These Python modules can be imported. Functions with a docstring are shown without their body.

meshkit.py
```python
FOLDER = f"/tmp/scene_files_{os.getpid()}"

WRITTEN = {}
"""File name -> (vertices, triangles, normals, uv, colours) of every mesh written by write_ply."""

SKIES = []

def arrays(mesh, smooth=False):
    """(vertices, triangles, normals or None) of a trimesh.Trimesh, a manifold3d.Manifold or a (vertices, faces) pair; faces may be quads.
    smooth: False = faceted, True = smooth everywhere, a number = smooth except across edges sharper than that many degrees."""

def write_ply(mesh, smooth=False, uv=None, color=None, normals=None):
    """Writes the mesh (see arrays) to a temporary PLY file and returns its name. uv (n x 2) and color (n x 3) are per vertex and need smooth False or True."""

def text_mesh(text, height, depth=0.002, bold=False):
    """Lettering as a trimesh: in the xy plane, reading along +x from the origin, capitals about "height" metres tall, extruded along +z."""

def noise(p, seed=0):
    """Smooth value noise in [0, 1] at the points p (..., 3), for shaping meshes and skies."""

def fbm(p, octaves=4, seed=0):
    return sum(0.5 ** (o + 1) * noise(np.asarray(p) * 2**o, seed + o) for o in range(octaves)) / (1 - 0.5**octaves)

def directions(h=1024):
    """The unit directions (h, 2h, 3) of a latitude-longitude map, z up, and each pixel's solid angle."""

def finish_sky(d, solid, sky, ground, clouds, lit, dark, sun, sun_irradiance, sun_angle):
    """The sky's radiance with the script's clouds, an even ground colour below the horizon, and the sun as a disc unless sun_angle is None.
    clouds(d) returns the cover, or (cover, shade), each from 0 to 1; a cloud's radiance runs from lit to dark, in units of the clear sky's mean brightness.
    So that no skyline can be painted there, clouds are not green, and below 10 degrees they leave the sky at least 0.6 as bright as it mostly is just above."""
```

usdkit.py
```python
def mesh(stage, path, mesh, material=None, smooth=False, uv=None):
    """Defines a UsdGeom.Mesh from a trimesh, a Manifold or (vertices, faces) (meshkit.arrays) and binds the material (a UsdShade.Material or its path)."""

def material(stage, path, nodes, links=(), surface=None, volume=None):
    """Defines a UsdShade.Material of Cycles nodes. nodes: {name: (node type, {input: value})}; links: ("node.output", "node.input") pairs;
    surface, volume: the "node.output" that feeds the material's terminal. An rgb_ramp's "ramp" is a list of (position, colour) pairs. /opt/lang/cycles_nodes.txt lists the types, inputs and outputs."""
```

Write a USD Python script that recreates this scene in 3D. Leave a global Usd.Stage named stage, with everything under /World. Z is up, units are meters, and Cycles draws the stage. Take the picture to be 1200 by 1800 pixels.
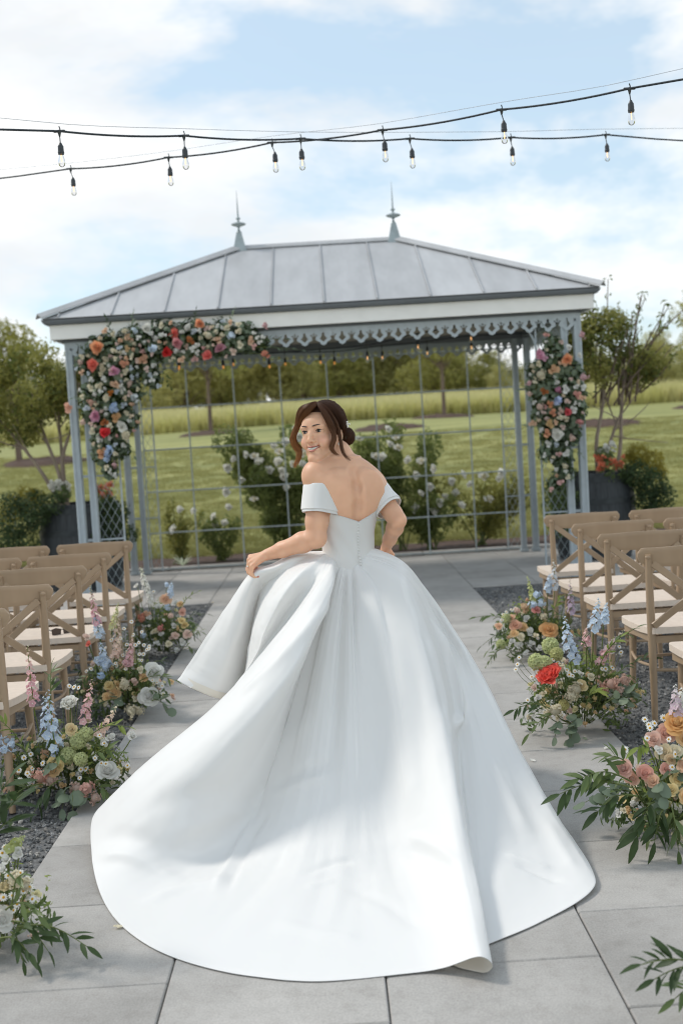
import math, random, re
import numpy as np, trimesh, usdkit
from pxr import Usd, UsdGeom, UsdLux, UsdShade, Gf, Sdf, Vt
from shapely.geometry import Polygon, Point, box as sbox
from shapely.ops import unary_union

SKYX, SKYY, SKYZ = 1.71, 29.25, .69
stage = Usd.Stage.CreateInMemory()
UsdGeom.SetStageUpAxis(stage, 'Z')
UsdGeom.SetStageMetersPerUnit(stage, 1.0)
stage.DefinePrim('/World', 'Xform')
stage.DefinePrim('/World/Looks', 'Scope')

# ---------------------------------------------------------------- camera
F_PX, EYE = 2100.0, 1.51
ROLL, PITCH, YAW = math.atan(.06), math.atan(137.7 / F_PX), math.atan(20.8 / F_PX)
FW = np.array([math.sin(YAW) * math.cos(PITCH), math.cos(YAW) * math.cos(PITCH), -math.sin(PITCH)])
R0 = np.array([math.cos(YAW), -math.sin(YAW), 0.0])
U0 = np.cross(R0, FW)
RC = math.cos(ROLL) * R0 - math.sin(ROLL) * U0
UC = math.sin(ROLL) * R0 + math.cos(ROLL) * U0
cam = UsdGeom.Camera.Define(stage, '/World/camera')
cam.CreateFocalLengthAttr(42.0)
cam.CreateHorizontalApertureAttr(24.0)
cam.CreateVerticalApertureAttr(36.0)
cam.CreateFStopAttr(2.8)
cam.CreateFocusDistanceAttr(4.6)
cam.CreateClippingRangeAttr(Gf.Vec2f(0.1, 5000))
m4 = np.eye(4); m4[0, :3] = RC; m4[1, :3] = UC; m4[2, :3] = -FW; m4[3, :3] = (0, 0, EYE)
cam.AddTransformOp().Set(Gf.Matrix4d(*m4.ravel().tolist()))
cam.CreateExposureAttr(0.42)

# ---------------------------------------------------------------- sky and sun
SUN_EL, SUN_XY = math.radians(48), (-.96, .28)
SUN_ROT = math.atan2(SUN_XY[0], SUN_XY[1])
dome = UsdLux.DomeLight.Define(stage, '/World/sky')
sky_mat = usdkit.material(stage, '/World/Looks/sky_with_clouds', {
    'sky': ('sky_texture', {'sky_type': 'single_scattering', 'sun_disc': False, 'sun_elevation': SUN_EL, 'sun_rotation': SUN_ROT,
                            'altitude': 100.0, 'air_density': 1.0, 'aerosol_density': 1.0, 'ozone_density': 1.0}),
    'tc': ('texture_coordinate', {}),
    'map': ('mapping', {'scale': (1.0, 1.0, 2.3), 'location': (SKYX, SKYY, SKYZ)}),
    'n1': ('noise_texture', {'scale': 2.9, 'detail': 10.0, 'roughness': .58, 'distortion': .15}),
    'n2': ('noise_texture', {'scale': 1.1, 'detail': 2.0, 'roughness': .5}),
    'sum': ('math', {'math_type': 'multiply_add', 'value2': .55}),
    'ramp': ('rgb_ramp', {'ramp': [(0, (0, 0, 0)), (.70, (.06, .06, .06)), (.755, (.50, .50, .50)), (.80, (.85, .85, .85)), (.88, (1, 1, 1)), (1, (1, 1, 1))]}),
    'sep': ('separate_xyz', {}), 'elev': ('math', {'math_type': 'multiply_add', 'value2': -.34, 'value3': .075}), 'emax': ('math', {'math_type': 'maximum', 'value2': -.05}), 'cov': ('math', {'math_type': 'add'}),
    'map3': ('mapping', {'scale': (1.0, 1.0, 2.6), 'location': (5.3, 1.2, .4)}),
    'n3': ('noise_texture', {'scale': 3.4, 'detail': 6.0, 'roughness': .55}),
    'cc': ('rgb_ramp', {'ramp': [(0, (4.0, 4.15, 4.3)), (.40, (4.6, 4.72, 4.82)), (.58, (5.45, 5.5, 5.5)), (1, (6.0, 6.0, 5.95))]}),
    'haze': ('mix_color', {'fac': .62, 'b': (3.2, 4.05, 4.5)}),
    'mix': ('mix_color', {'blend_type': 'mix', 'use_clamp': False}),
    'bg': ('background_shader', {'strength': .15}),
}, [('tc.generated', 'map.vector'), ('map.vector', 'n1.vector'), ('map.vector', 'n2.vector'),
    ('n1.fac', 'sum.value3'), ('n2.fac', 'sum.value1'), ('tc.generated', 'sep.vector'), ('sep.z', 'elev.value1'), ('elev.value', 'emax.value1'), ('sum.value', 'cov.value1'), ('emax.value', 'cov.value2'), ('cov.value', 'ramp.fac'),
    ('tc.generated', 'map3.vector'), ('map3.vector', 'n3.vector'), ('n3.fac', 'cc.fac'),
    ('ramp.color', 'mix.fac'), ('sky.color', 'haze.a'), ('haze.result', 'mix.a'), ('cc.color', 'mix.b'), ('mix.result', 'bg.color')],
    surface='bg.background')
UsdShade.MaterialBindingAPI.Apply(dome.GetPrim()).Bind(sky_mat)
dome.GetPrim().SetCustomDataByKey('kind', 'structure')
sun = UsdLux.DistantLight.Define(stage, '/World/sun')
sun.CreateIntensityAttr(0.4)
sun.CreateNormalizeAttr(True) if hasattr(sun, 'CreateNormalizeAttr') else None
sun.CreateAngleAttr(10.0)
sun.CreateColorAttr(Gf.Vec3f(1.0, .94, .86))
_s = np.array([SUN_XY[0], SUN_XY[1], 0]); _s = _s / np.linalg.norm(_s) * math.cos(SUN_EL); _s[2] = math.sin(SUN_EL)
_x = np.cross((0, 0, 1.0), _s); _x /= np.linalg.norm(_x); _y = np.cross(_s, _x)
m4 = np.eye(4); m4[0, :3] = _x; m4[1, :3] = _y; m4[2, :3] = _s
sun.AddTransformOp().Set(Gf.Matrix4d(*m4.ravel().tolist()))

# ---------------------------------------------------------------- helpers
_names = {}
def numbered(parent, name):
    n = _names.get((parent, name), 0)
    _names[(parent, name)] = n + 1
    return f'{parent}/{name}' + (f'_{n:03d}' if n else '')

def tag(prim, label=None, cat=None, group=None, kind=None):
    p = prim.GetPrim() if hasattr(prim, 'GetPrim') else prim
    for k, v in (('label', label), ('category', cat), ('group', group), ('kind', kind)):
        if v:
            p.SetCustomDataByKey(k, v)
    return p

def thing(name, label=None, cat=None, group=None, kind=None, loc=(0, 0, 0), rz=0.0, scale=None):
    x = UsdGeom.Xform.Define(stage, numbered('/World', name))
    x.AddTranslateOp().Set(Gf.Vec3d(*map(float, loc)))
    if rz: x.AddRotateZOp().Set(math.degrees(rz))
    if scale: x.AddScaleOp().Set(Gf.Vec3f(*map(float, scale)))
    tag(x, label, cat, group, kind)
    return x.GetPrim()

def copy_of(src, label=None, group=None, loc=(0, 0, 0), rz=0.0, scale=None, cat=None):
    was = src.GetCustomData()
    p = thing(re.sub(r'_\d{3}$', '', src.GetName()), label or was.get('label'), cat or was.get('category'), group or was.get('group'), None, loc, rz, scale)
    p.GetReferences().AddInternalReference(src.GetPath())
    p.SetInstanceable(True)
    return p

def part(name, mesh, m, parent='/World', smooth=False, color=None, label=None, **k):
    par = str(parent.GetPath()) if hasattr(parent, 'GetPath') else parent
    path = numbered(par, name)
    mm = usdkit.mesh(stage, path, mesh, (M[m] if isinstance(m, str) else m), smooth=smooth)
    if color is not None:
        c = np.asarray(color, np.float32)
        pv = UsdGeom.PrimvarsAPI(mm).CreatePrimvar('tint', Sdf.ValueTypeNames.Color3fArray, 'vertex')
        n = len(mm.GetPointsAttr().Get())
        if c.ndim == 1: c = np.tile(c, (n, 1))
        pv.Set(Vt.Vec3fArray.FromNumpy(c))
    tag(mm, label, **k)
    return mm.GetPrim()

def rot(axis, a):
    c, s = math.cos(a), math.sin(a)
    return np.array({'x': [[1, 0, 0], [0, c, -s], [0, s, c]], 'y': [[c, 0, s], [0, 1, 0], [-s, 0, c]], 'z': [[c, -s, 0], [s, c, 0], [0, 0, 1]]}[axis])

def frames(d, spin=0.0):
    """rotation matrices whose third column is the direction d (n x 3)"""
    d = np.atleast_2d(np.asarray(d, float)); d = d / np.linalg.norm(d, axis=1, keepdims=True)
    h = np.where(np.abs(d[:, 2:]) < .95, np.array([[0, 0, 1.0]]), np.array([[1.0, 0, 0]]))
    x = np.cross(h, d); x /= np.linalg.norm(x, axis=1, keepdims=True); y = np.cross(d, x)
    c, s = np.cos(spin), np.sin(spin)
    c, s = np.broadcast_to(c, (len(d),))[:, None], np.broadcast_to(s, (len(d),))[:, None]
    return np.stack([x * c + y * s, y * c - x * s, d], -1)

def scatter(tv, tf, P, Rm, S):
    P = np.asarray(P, float); n = len(P)
    S = np.asarray(S, float)
    S = np.broadcast_to(S.reshape(-1, 1, 1) if S.ndim < 2 else S[:, None, :], (n, 1, 3) if S.ndim == 2 else (n, 1, 1))
    V = np.einsum('nij,nkj->nki', Rm, tv[None] * S) + P[:, None]
    Fc = tf[None] + (np.arange(n) * len(tv))[:, None, None]
    return V.reshape(-1, 3), Fc.reshape(-1, tf.shape[1])

class MB:
    """collects shapes; gives one (vertices, triangles) pair"""
    def __init__(s): s.v, s.f, s.c, s.n = [], [], [], 0
    def add(s, v, f, color=None):
        v = np.asarray(v, float); f = np.asarray(f, int)
        if f.shape[1] == 4: f = np.vstack([f[:, [0, 1, 2]], f[:, [0, 2, 3]]])
        s.v.append(v); s.f.append(f + s.n); s.n += len(v)
        s.c.append(np.tile(np.asarray(color if color is not None else (1, 1, 1), float), (len(v), 1)) if np.ndim(color) < 2 else np.asarray(color))
        return s
    def box(s, lo, hi, ch=0.0):
        lo, hi = np.minimum(lo, hi).astype(float), np.maximum(lo, hi).astype(float)
        if ch:
            m = chamfer_box(hi - lo, ch)
            return s.add(m[0] + (lo + hi) / 2, m[1])
        b = trimesh.creation.box(extents=hi - lo)
        return s.add(b.vertices + (lo + hi) / 2, b.faces)
    def tube(s, pts, r, sides=8, caps=True):
        v, f = tube(pts, r, sides, caps); return s.add(v, f)
    def out(s): return np.vstack(s.v), np.vstack(s.f)
    def colors(s): return np.vstack(s.c)

def chamfer_box(ext, ch):
    e = np.asarray(ext) / 2; ch = min(ch, e.min() * .9)
    pts = []
    for sx in (-1, 1):
        for sy in (-1, 1):
            for sz in (-1, 1):
                p = np.array([sx, sy, sz]) * e
                for k in range(3):
                    q = p - np.array([sx, sy, sz]) * ch; q[k] = p[k]; pts.append(q)
    h = trimesh.convex.convex_hull(np.array(pts))
    return np.array(h.vertices), np.array(h.faces)

def tube(pts, r, sides=8, caps=True, flat=None):
    p = np.asarray(pts, float); n = len(p)
    r = np.broadcast_to(np.asarray(r, float), (n,))
    t = np.gradient(p, axis=0); t /= np.linalg.norm(t, axis=1, keepdims=True) + 1e-12
    a = np.zeros_like(t); h = np.array([0, 0, 1.0]) if abs(t[0, 2]) < .9 else np.array([1.0, 0, 0])
    a[0] = np.cross(t[0], h); a[0] /= np.linalg.norm(a[0])
    for i in range(1, n):
        q = a[i - 1] - t[i] * (a[i - 1] @ t[i]); a[i] = q / (np.linalg.norm(q) + 1e-12)
    b = np.cross(t, a); th = np.arange(sides) * 2 * np.pi / sides
    v = p[:, None] + r[:, None, None] * (np.cos(th)[None, :, None] * a[:, None] + np.sin(th)[None, :, None] * b[:, None])
    v = v.reshape(-1, 3)
    i, j = np.meshgrid(np.arange(n - 1), np.arange(sides), indexing='ij')
    q = np.stack([i * sides + j, i * sides + (j + 1) % sides, (i + 1) * sides + (j + 1) % sides, (i + 1) * sides + j], -1).reshape(-1, 4)
    f = np.vstack([q[:, [0, 2, 1]], q[:, [0, 3, 2]]])
    if caps:
        v = np.vstack([v, p[:1], p[-1:]]); k = n * sides
        jj = np.arange(sides); j2 = (jj + 1) % sides
        f = np.vstack([f, np.stack([np.full(sides, k), jj, j2], 1), np.stack([np.full(sides, k + 1), (n - 1) * sides + j2, (n - 1) * sides + jj], 1)])
    return v, f

def lathe(prof, n=16, at=(0, 0, 0)):
    prof = np.asarray(prof, float); th = np.arange(n) * 2 * np.pi / n
    v = np.stack([prof[:, None, 0] * np.cos(th), prof[:, None, 0] * np.sin(th), np.broadcast_to(prof[:, None, 1], (len(prof), n))], -1).reshape(-1, 3)
    i, j = np.meshgrid(np.arange(len(prof) - 1), np.arange(n), indexing='ij')
    q = np.stack([i * n + j, i * n + (j + 1) % n, (i + 1) * n + (j + 1) % n, (i + 1) * n + j], -1).reshape(-1, 4)
    return v + np.asarray(at, float), np.vstack([q[:, [0, 1, 2]], q[:, [0, 2, 3]]])

def extrude(poly, h):
    ms = [trimesh.creation.extrude_polygon(g, h) for g in (poly.geoms if hasattr(poly, 'geoms') else [poly]) if g.area > 1e-8]
    m = trimesh.util.concatenate(ms)
    return np.array(m.vertices), np.array(m.faces)

def grid_faces(n, m, wrap=False):
    i, j = np.meshgrid(np.arange(n - 1), np.arange(m if wrap else m - 1), indexing='ij')
    q = np.stack([i * m + j, i * m + (j + 1) % m, (i + 1) * m + (j + 1) % m, (i + 1) * m + j], -1).reshape(-1, 4)
    return np.vstack([q[:, [0, 1, 2]], q[:, [0, 2, 3]]])

def spl(P, n, closed=False):
    """smooth curve through control points"""
    from scipy.interpolate import CubicSpline
    P = np.asarray(P, float); t = np.arange(len(P))
    return CubicSpline(t, P, bc_type='natural')(np.linspace(0, len(P) - 1, n))

# ---------------------------------------------------------------- materials
M = {}
def simple(name, color, rough=.5, var=.12, scale=8.0, bump=0.0, bscale=60.0, metallic=0.0, dist=.002, spec=.5, coords='object', stretch=(1, 1, 1), color2=None, rnd=0.0, coat=0.0):
    c = np.array(color); c2 = np.array(color2) if color2 is not None else c * (1 - var)
    nodes = {'tc': ('texture_coordinate', {}), 'mp': ('mapping', {'scale': stretch}), 'n': ('noise_texture', {'scale': scale, 'detail': 6.0, 'roughness': .6}),
             'r': ('rgb_ramp', {'ramp': [(.3, tuple(c2)), (.7, tuple(np.minimum(c * (1 + var * .5), 1)))]}),
             'p': ('principled_bsdf', {'roughness': rough, 'metallic': metallic, 'specular_ior_level': spec, 'coat_weight': coat})}
    links = [(f'tc.{coords}', 'mp.vector'), ('mp.vector', 'n.vector'), ('n.fac', 'r.fac')]
    if rnd:
        nodes['oi'] = ('object_info', {}); nodes['mr'] = ('map_range', {'to_min': 1 - rnd, 'to_max': 1 + rnd}); nodes['hs'] = ('hsv', {})
        links += [('oi.random', 'mr.value'), ('mr.result', 'hs.value'), ('r.color', 'hs.color'), ('hs.color', 'p.base_color')]
    else:
        links += [('r.color', 'p.base_color')]
    if bump:
        nodes['nb'] = ('noise_texture', {'scale': bscale, 'detail': 5.0, 'roughness': .6}); nodes['b'] = ('bump', {'strength': bump, 'distance': dist})
        links += [('mp.vector', 'nb.vector'), ('nb.fac', 'b.height'), ('b.normal', 'p.normal')]
    M[name] = usdkit.material(stage, f'/World/Looks/{name}', nodes, links, surface='p.BSDF')

def leafy(name, c1, c2, trans=.35, rough=.5, rnd=True, spec=.4, attr=False, nscale=3.0):
    """leaf or petal: principled mixed with translucency"""
    nodes = {'tc': ('texture_coordinate', {}), 'n': ('noise_texture', {'scale': nscale, 'detail': 3.0}),
             'g': ('geometry', {}), 'ad': ('math', {'math_type': 'multiply_add', 'value2': .6, 'value3': 0.0}),
             'r': ('rgb_ramp', {'ramp': [(.2, tuple(c1)), (.75, tuple(c2))]}),
             'p': ('principled_bsdf', {'roughness': rough, 'specular_ior_level': spec}), 't': ('translucent_bsdf', {}), 'm': ('mix_closure', {'fac': trans})}
    links = [('p.BSDF', 'm.closure1'), ('t.BSDF', 'm.closure2')]
    if attr:
        nodes['a'] = ('attribute', {'attribute': 'tint'})
        links += [('a.color', 'p.base_color'), ('a.color', 't.color')]
    else:
        links += [('tc.object', 'n.vector'), ('g.random_per_island', 'ad.value1'), ('n.fac', 'ad.value3'), ('ad.value', 'r.fac'), ('r.color', 'p.base_color'), ('r.color', 't.color')]
    M[name] = usdkit.material(stage, f'/World/Looks/{name}', nodes, links, surface='m.closure')
# ================================================================ materials of the setting
def ground_mats():
    # concrete slabs: grey with mottling and fine grit
    M['concrete'] = usdkit.material(stage, '/World/Looks/concrete', {
        'g': ('geometry', {}), 'n1': ('noise_texture', {'scale': 2.3, 'detail': 5.0, 'roughness': .6}), 'n2': ('noise_texture', {'scale': 160.0, 'detail': 3.0, 'roughness': .7}),
        'n4': ('noise_texture', {'scale': 16.0, 'detail': 6.0, 'roughness': .65}),
        'r1': ('rgb_ramp', {'ramp': [(.28, (.322, .308, .288)), (.5, (.404, .387, .364)), (.72, (.465, .446, .420))]}),
        'r2': ('rgb_ramp', {'ramp': [(.3, (.80, .80, .80)), (.65, (1.07, 1.07, 1.07))]}),
        'r4': ('rgb_ramp', {'ramp': [(.25, (.86, .85, .84)), (.5, (1, 1, 1)), (.8, (1.04, 1.04, 1.04))]}),
        'oi': ('object_info', {}), 'mr': ('map_range', {'to_min': .86, 'to_max': 1.06}),
        'v': ('voronoi_texture', {'scale': 26.0, 'randomness': 1.0}), 'vr': ('rgb_ramp', {'ramp': [(0, (.55, .53, .5)), (.05, (.75, .74, .72)), (.09, (1, 1, 1)), (1, (1, 1, 1))]}),
        'm1': ('mix_color', {'blend_type': 'multiply', 'fac': 1.0}), 'm2': ('mix_color', {'blend_type': 'multiply', 'fac': 1.0}), 'm3': ('mix_color', {'blend_type': 'multiply', 'fac': .55}),
        'hs': ('hsv', {}), 'b': ('bump', {'strength': .35, 'distance': .0015}), 'p': ('principled_bsdf', {'roughness': .82, 'specular_ior_level': .35})},
        [('g.position', 'n1.vector'), ('g.position', 'n2.vector'), ('g.position', 'n4.vector'), ('g.position', 'v.vector'), ('n1.fac', 'r1.fac'), ('n2.fac', 'r2.fac'), ('n4.fac', 'r4.fac'), ('v.distance', 'vr.fac'),
         ('r1.color', 'm1.a'), ('r2.color', 'm1.b'), ('m1.result', 'm2.a'), ('r4.color', 'm2.b'), ('m2.result', 'm3.a'), ('vr.color', 'm3.b'),
         ('oi.random', 'mr.value'), ('mr.result', 'hs.value'), ('m3.result', 'hs.color'), ('hs.color', 'p.base_color'), ('n2.fac', 'b.height'), ('b.normal', 'p.normal')], surface='p.BSDF')
    M['lawn'] = usdkit.material(stage, '/World/Looks/lawn', {
        'g': ('geometry', {}), 'mp': ('mapping', {'rotation': (0, 0, 1.25), 'scale': (1, 1, 0)}), 'w': ('wave_texture', {'scale': .16, 'distortion': 1.2, 'detail': 1.0, 'detail_scale': .6}),
        'n1': ('noise_texture', {'scale': .22, 'detail': 4.0}), 'n2': ('noise_texture', {'scale': 9.0, 'detail': 8.0, 'roughness': .75}),
        'r': ('rgb_ramp', {'ramp': [(.3, (.195, .190, .066)), (.5, (.262, .248, .092)), (.72, (.345, .318, .128))]}),
        'r2': ('rgb_ramp', {'ramp': [(.25, (.62, .64, .55)), (.5, (1, 1, 1)), (.75, (1.22, 1.18, 1.1))]}),
        'a': ('mix_float', {'fac': .30}), 'm': ('mix_color', {'blend_type': 'multiply', 'fac': 1.0}),
        'b': ('bump', {'strength': .9, 'distance': .03}), 'p': ('principled_bsdf', {'roughness': .75, 'specular_ior_level': .2, 'sheen_weight': .2, 'sheen_tint': (.6, .8, .3)})},
        [('g.position', 'mp.vector'), ('mp.vector', 'w.vector'), ('g.position', 'n1.vector'), ('g.position', 'n2.vector'), ('n1.fac', 'a.a'), ('w.fac', 'a.b'), ('a.result', 'r.fac'),
         ('n2.fac', 'r2.fac'), ('r.color', 'm.a'), ('r2.color', 'm.b'), ('m.result', 'p.base_color'), ('n2.fac', 'b.height'), ('b.normal', 'p.normal')], surface='p.BSDF')
ground_mats()
simple('gravel_bed', (.17, .17, .168), .9, .5, 90, .8, 140, dist=.01, coords='object')
for i, c in enumerate([(.12, .124, .124), (.20, .20, .198), (.33, .31, .28)]):
    simple(f'pebble_{["dark", "grey", "tan"][i]}', c, .7, .3, 30, rnd=.45)
simple('mulch', (.10, .06, .042), .95, .5, 30, 1.0, 70, dist=.02)
simple('meadow_soil', (.22, .22, .08), .9, .4, .6, coords='object')
simple('painted_metal', (.40, .45, .475), .45, .10, 14, .15, 90, dist=.001)
simple('galvanised', (.36, .41, .42), .5, .2, 20, metallic=.35)
simple('fascia_paint', (.84, .825, .79), .6, .05, 6, .1, 40)
simple('dark_trim', (.15, .165, .18), .6, .1, 8)
simple('roof_zinc', (.44, .445, .455), .5, .14, 2.6, .12, 5, dist=.004, metallic=.1, rnd=.06, stretch=(2.2, .5, 1))
simple('ceiling_board', (.46, .43, .385), .7, .1, 4, stretch=(1, 12, 1))
simple('black_rubber', (.018, .026, .034), .55, .2, 30)
simple('socket_plastic', (.03, .035, .04), .4, .2, 30)
simple('wire_steel', (.45, .47, .5), .4, .1, 30, metallic=.8)
simple('resin_wood', (.36, .255, .165), .42, .12, 5, .25, 34, dist=.0012, stretch=(1, 1, .22), color2=(.30, .21, .13), rnd=.05)
simple('seat_resin', (.68, .57, .47), .5, .08, 40, .2, 120, dist=.0006)
simple('barrel_wood', (.030, .036, .040), .6, .5, 5, .5, 16, stretch=(6, 6, .6), dist=.004)
simple('barrel_hoop', (.045, .052, .056), .45, .3, 10, metallic=.6)
simple('bark', (.16, .115, .085), .85, .4, 9, .8, 30, stretch=(1, 1, .25), dist=.01)
simple('bark_pale', (.30, .235, .18), .75, .4, 7, .5, 30, stretch=(1, 1, .3), dist=.006)
leafy('leaf_dark', (.024, .046, .016), (.075, .12, .040))
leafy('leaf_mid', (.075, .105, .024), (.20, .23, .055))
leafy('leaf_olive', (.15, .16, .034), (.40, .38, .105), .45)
leafy('leaf_far', (.27, .27, .085), (.56, .52, .21), .5)
leafy('leaf_lawn', (.23, .23, .075), (.37, .35, .13), .3)
leafy('leaf_tree', (.20, .215, .06), (.46, .45, .15), .5)
leafy('leaf_gold', (.20, .17, .02), (.42, .36, .06), .4)
leafy('grass_dry', (.42, .41, .16), (.74, .68, .36), .55)
leafy('leaf_rose', (.075, .115, .03), (.27, .31, .09), .4)
leafy('grass_green', (.42, .43, .14), (.68, .64, .28), .6)
leafy('leaf_green', (.055, .095, .032), (.17, .225, .075), .32, .42)
leafy('leaf_blue', (.095, .135, .085), (.25, .31, .21), .25, .55)
leafy('leaf_lime', (.13, .19, .035), (.34, .40, .10), .4)
leafy('stem', (.08, .12, .03), (.17, .2, .06), .1)
leafy('petal', (1, 1, 1), (1, 1, 1), .42, .65, spec=.25, attr=True)
M['bulb_glass'] = usdkit.material(stage, '/World/Looks/bulb_glass', {'t': ('transparent_bsdf', {'color': (.93, .93, .93)}), 'g': ('glossy_bsdf', {'color': (.8, .8, .8), 'roughness': .03}),
    'f': ('fresnel', {'IOR': 1.45}), 'm': ('mix_closure', {})}, [('f.fac', 'm.fac'), ('t.BSDF', 'm.closure1'), ('g.BSDF', 'm.closure2')], surface='m.closure')
M['filament'] = usdkit.material(stage, '/World/Looks/filament', {'p': ('principled_bsdf', {'base_color': (.5, .3, .15), 'emission_color': (1, .5, .18), 'emission_strength': 2.5})}, [], surface='p.BSDF')
M['lit_bulb'] = usdkit.material(stage, '/World/Looks/lit_bulb', {'p': ('principled_bsdf', {'base_color': (.5, .22, .06), 'emission_color': (1, .40, .09), 'emission_strength': .35})}, [], surface='p.BSDF')

# ================================================================ ground
def terrain(x, y):
    x, y = np.asarray(x, float), np.asarray(y, float)
    z = np.where(y > 15.3, 2.0 * (1 - np.exp(-np.maximum(y - 15.3, 0) / 11.5)), 0)
    sp = np.log1p(np.exp((y - 43) / 3.0)) * 3.0
    z = z + .028 * np.minimum(sp, 30) + .02 * np.maximum(sp - 30, 0)
    z = z + .10 * np.sin(x * .11 + 1) * np.clip((y - 18) / 25, 0, 1) + .05 * np.sin(x * .35 + y * .2) * np.clip((y - 18) / 20, 0, 1)
    return z - .045

def lawn():
    ys = np.concatenate([np.linspace(-40, 14, 10), np.linspace(15.2, 60, 90), np.geomspace(61, 2500, 40)])
    xs = np.concatenate([-np.geomspace(1500, 31, 20), np.linspace(-30, 30, 61), np.geomspace(31, 1500, 20)])
    X, Y = np.meshgrid(xs, ys)
    v = np.stack([X, Y, terrain(X, Y)], -1).reshape(-1, 3)
    f = grid_faces(len(ys), len(xs))
    return v, f
part('ground', lawn(), 'lawn', smooth=True, kind='structure', label='mown green lawn rising gently behind the pavilion')

def slab(x0, x1, y0, y1, z, rng, ch=.004):
    g = .0022
    v, f = chamfer_box((x1 - x0 - 2 * g, y1 - y0 - 2 * g, .05), ch)
    v = v + [(x0 + x1) / 2, (y0 + y1) / 2, z - .025 + rng.uniform(-.0012, .0012)]
    v[:, 2] += (v[:, 0] - (x0 + x1) / 2) * rng.uniform(-.003, .003)
    return v, f
rng = random.Random(3)
path = thing('aisle_path', 'grey concrete paver aisle running to the pavilion', kind='structure')
XE = [-1.143, -.533, .077, .687, 1.297]
for lane in range(4):
    off = 3.27 if lane % 2 == 0 else 3.574
    k = -7
    while True:
        y0 = off + .61 * k; y1 = min(y0 + .61, 11.15)
        if y0 > 11.0: break
        part('slab', slab(XE[lane], XE[lane + 1], y0, y1, 0, rng), 'concrete', path)
        k += 1
part('joint_sand', MB().box((-1.14, -2, -.04), (1.294, 11.14, -.012)).out(), 'gravel_bed', path)
patio = thing('patio', 'grey concrete paver patio under and in front of the pavilion', kind='structure')
for i in range(26):
    for j in range(5):
        x0 = -8.0 + i * .62; y0 = 11.152 + j * .60
        part('slab', slab(x0, x0 + .62, y0, y0 + .60, 0, rng), 'concrete', patio)
part('joint_sand', MB().box((-8.0, 11.153, -.04), (8.1, 14.15, -.012)).out(), 'gravel_bed', patio)
kerb = thing('edging_kerb', 'pale concrete edging strip between patio and planting bed', kind='structure')
for i in range(16):
    part('kerb_stone', (lambda v, f: (v + [-8.0 + i * 1.01 + .5, 14.215, -.005], f))(*chamfer_box((1.0, .11, .10), .008)), 'concrete', kerb)
def bed_sheet(x0, x1, y0, y1, nx, ny, amp, zb, seed):
    from meshkit import fbm
    X, Y = np.meshgrid(np.linspace(x0, x1, nx), np.linspace(y0, y1, ny))
    p = np.stack([X, Y, np.full_like(X, seed)], -1).reshape(-1, 3)
    z = zb + amp * fbm(p * 6.0)
    p[:, 2] = z
    return p, grid_faces(ny, nx)
part('planting_bed', bed_sheet(-7.5, 7.5, 14.27, 15.75, 240, 30, .03, .0, 2.0), 'mulch', smooth=True, kind='structure', label='bark mulch bed along the back of the patio')
for side, (x0, x1) in enumerate([(-7.6, -1.147), (1.301, 7.6)]):
    part('gravel_strip', bed_sheet(x0, x1, -1.0, 11.147, 40, 60, .004, -.022, 5.0 + side), 'gravel_bed', smooth=True, kind='structure', label='dark grey gravel seating area beside the aisle')

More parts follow.
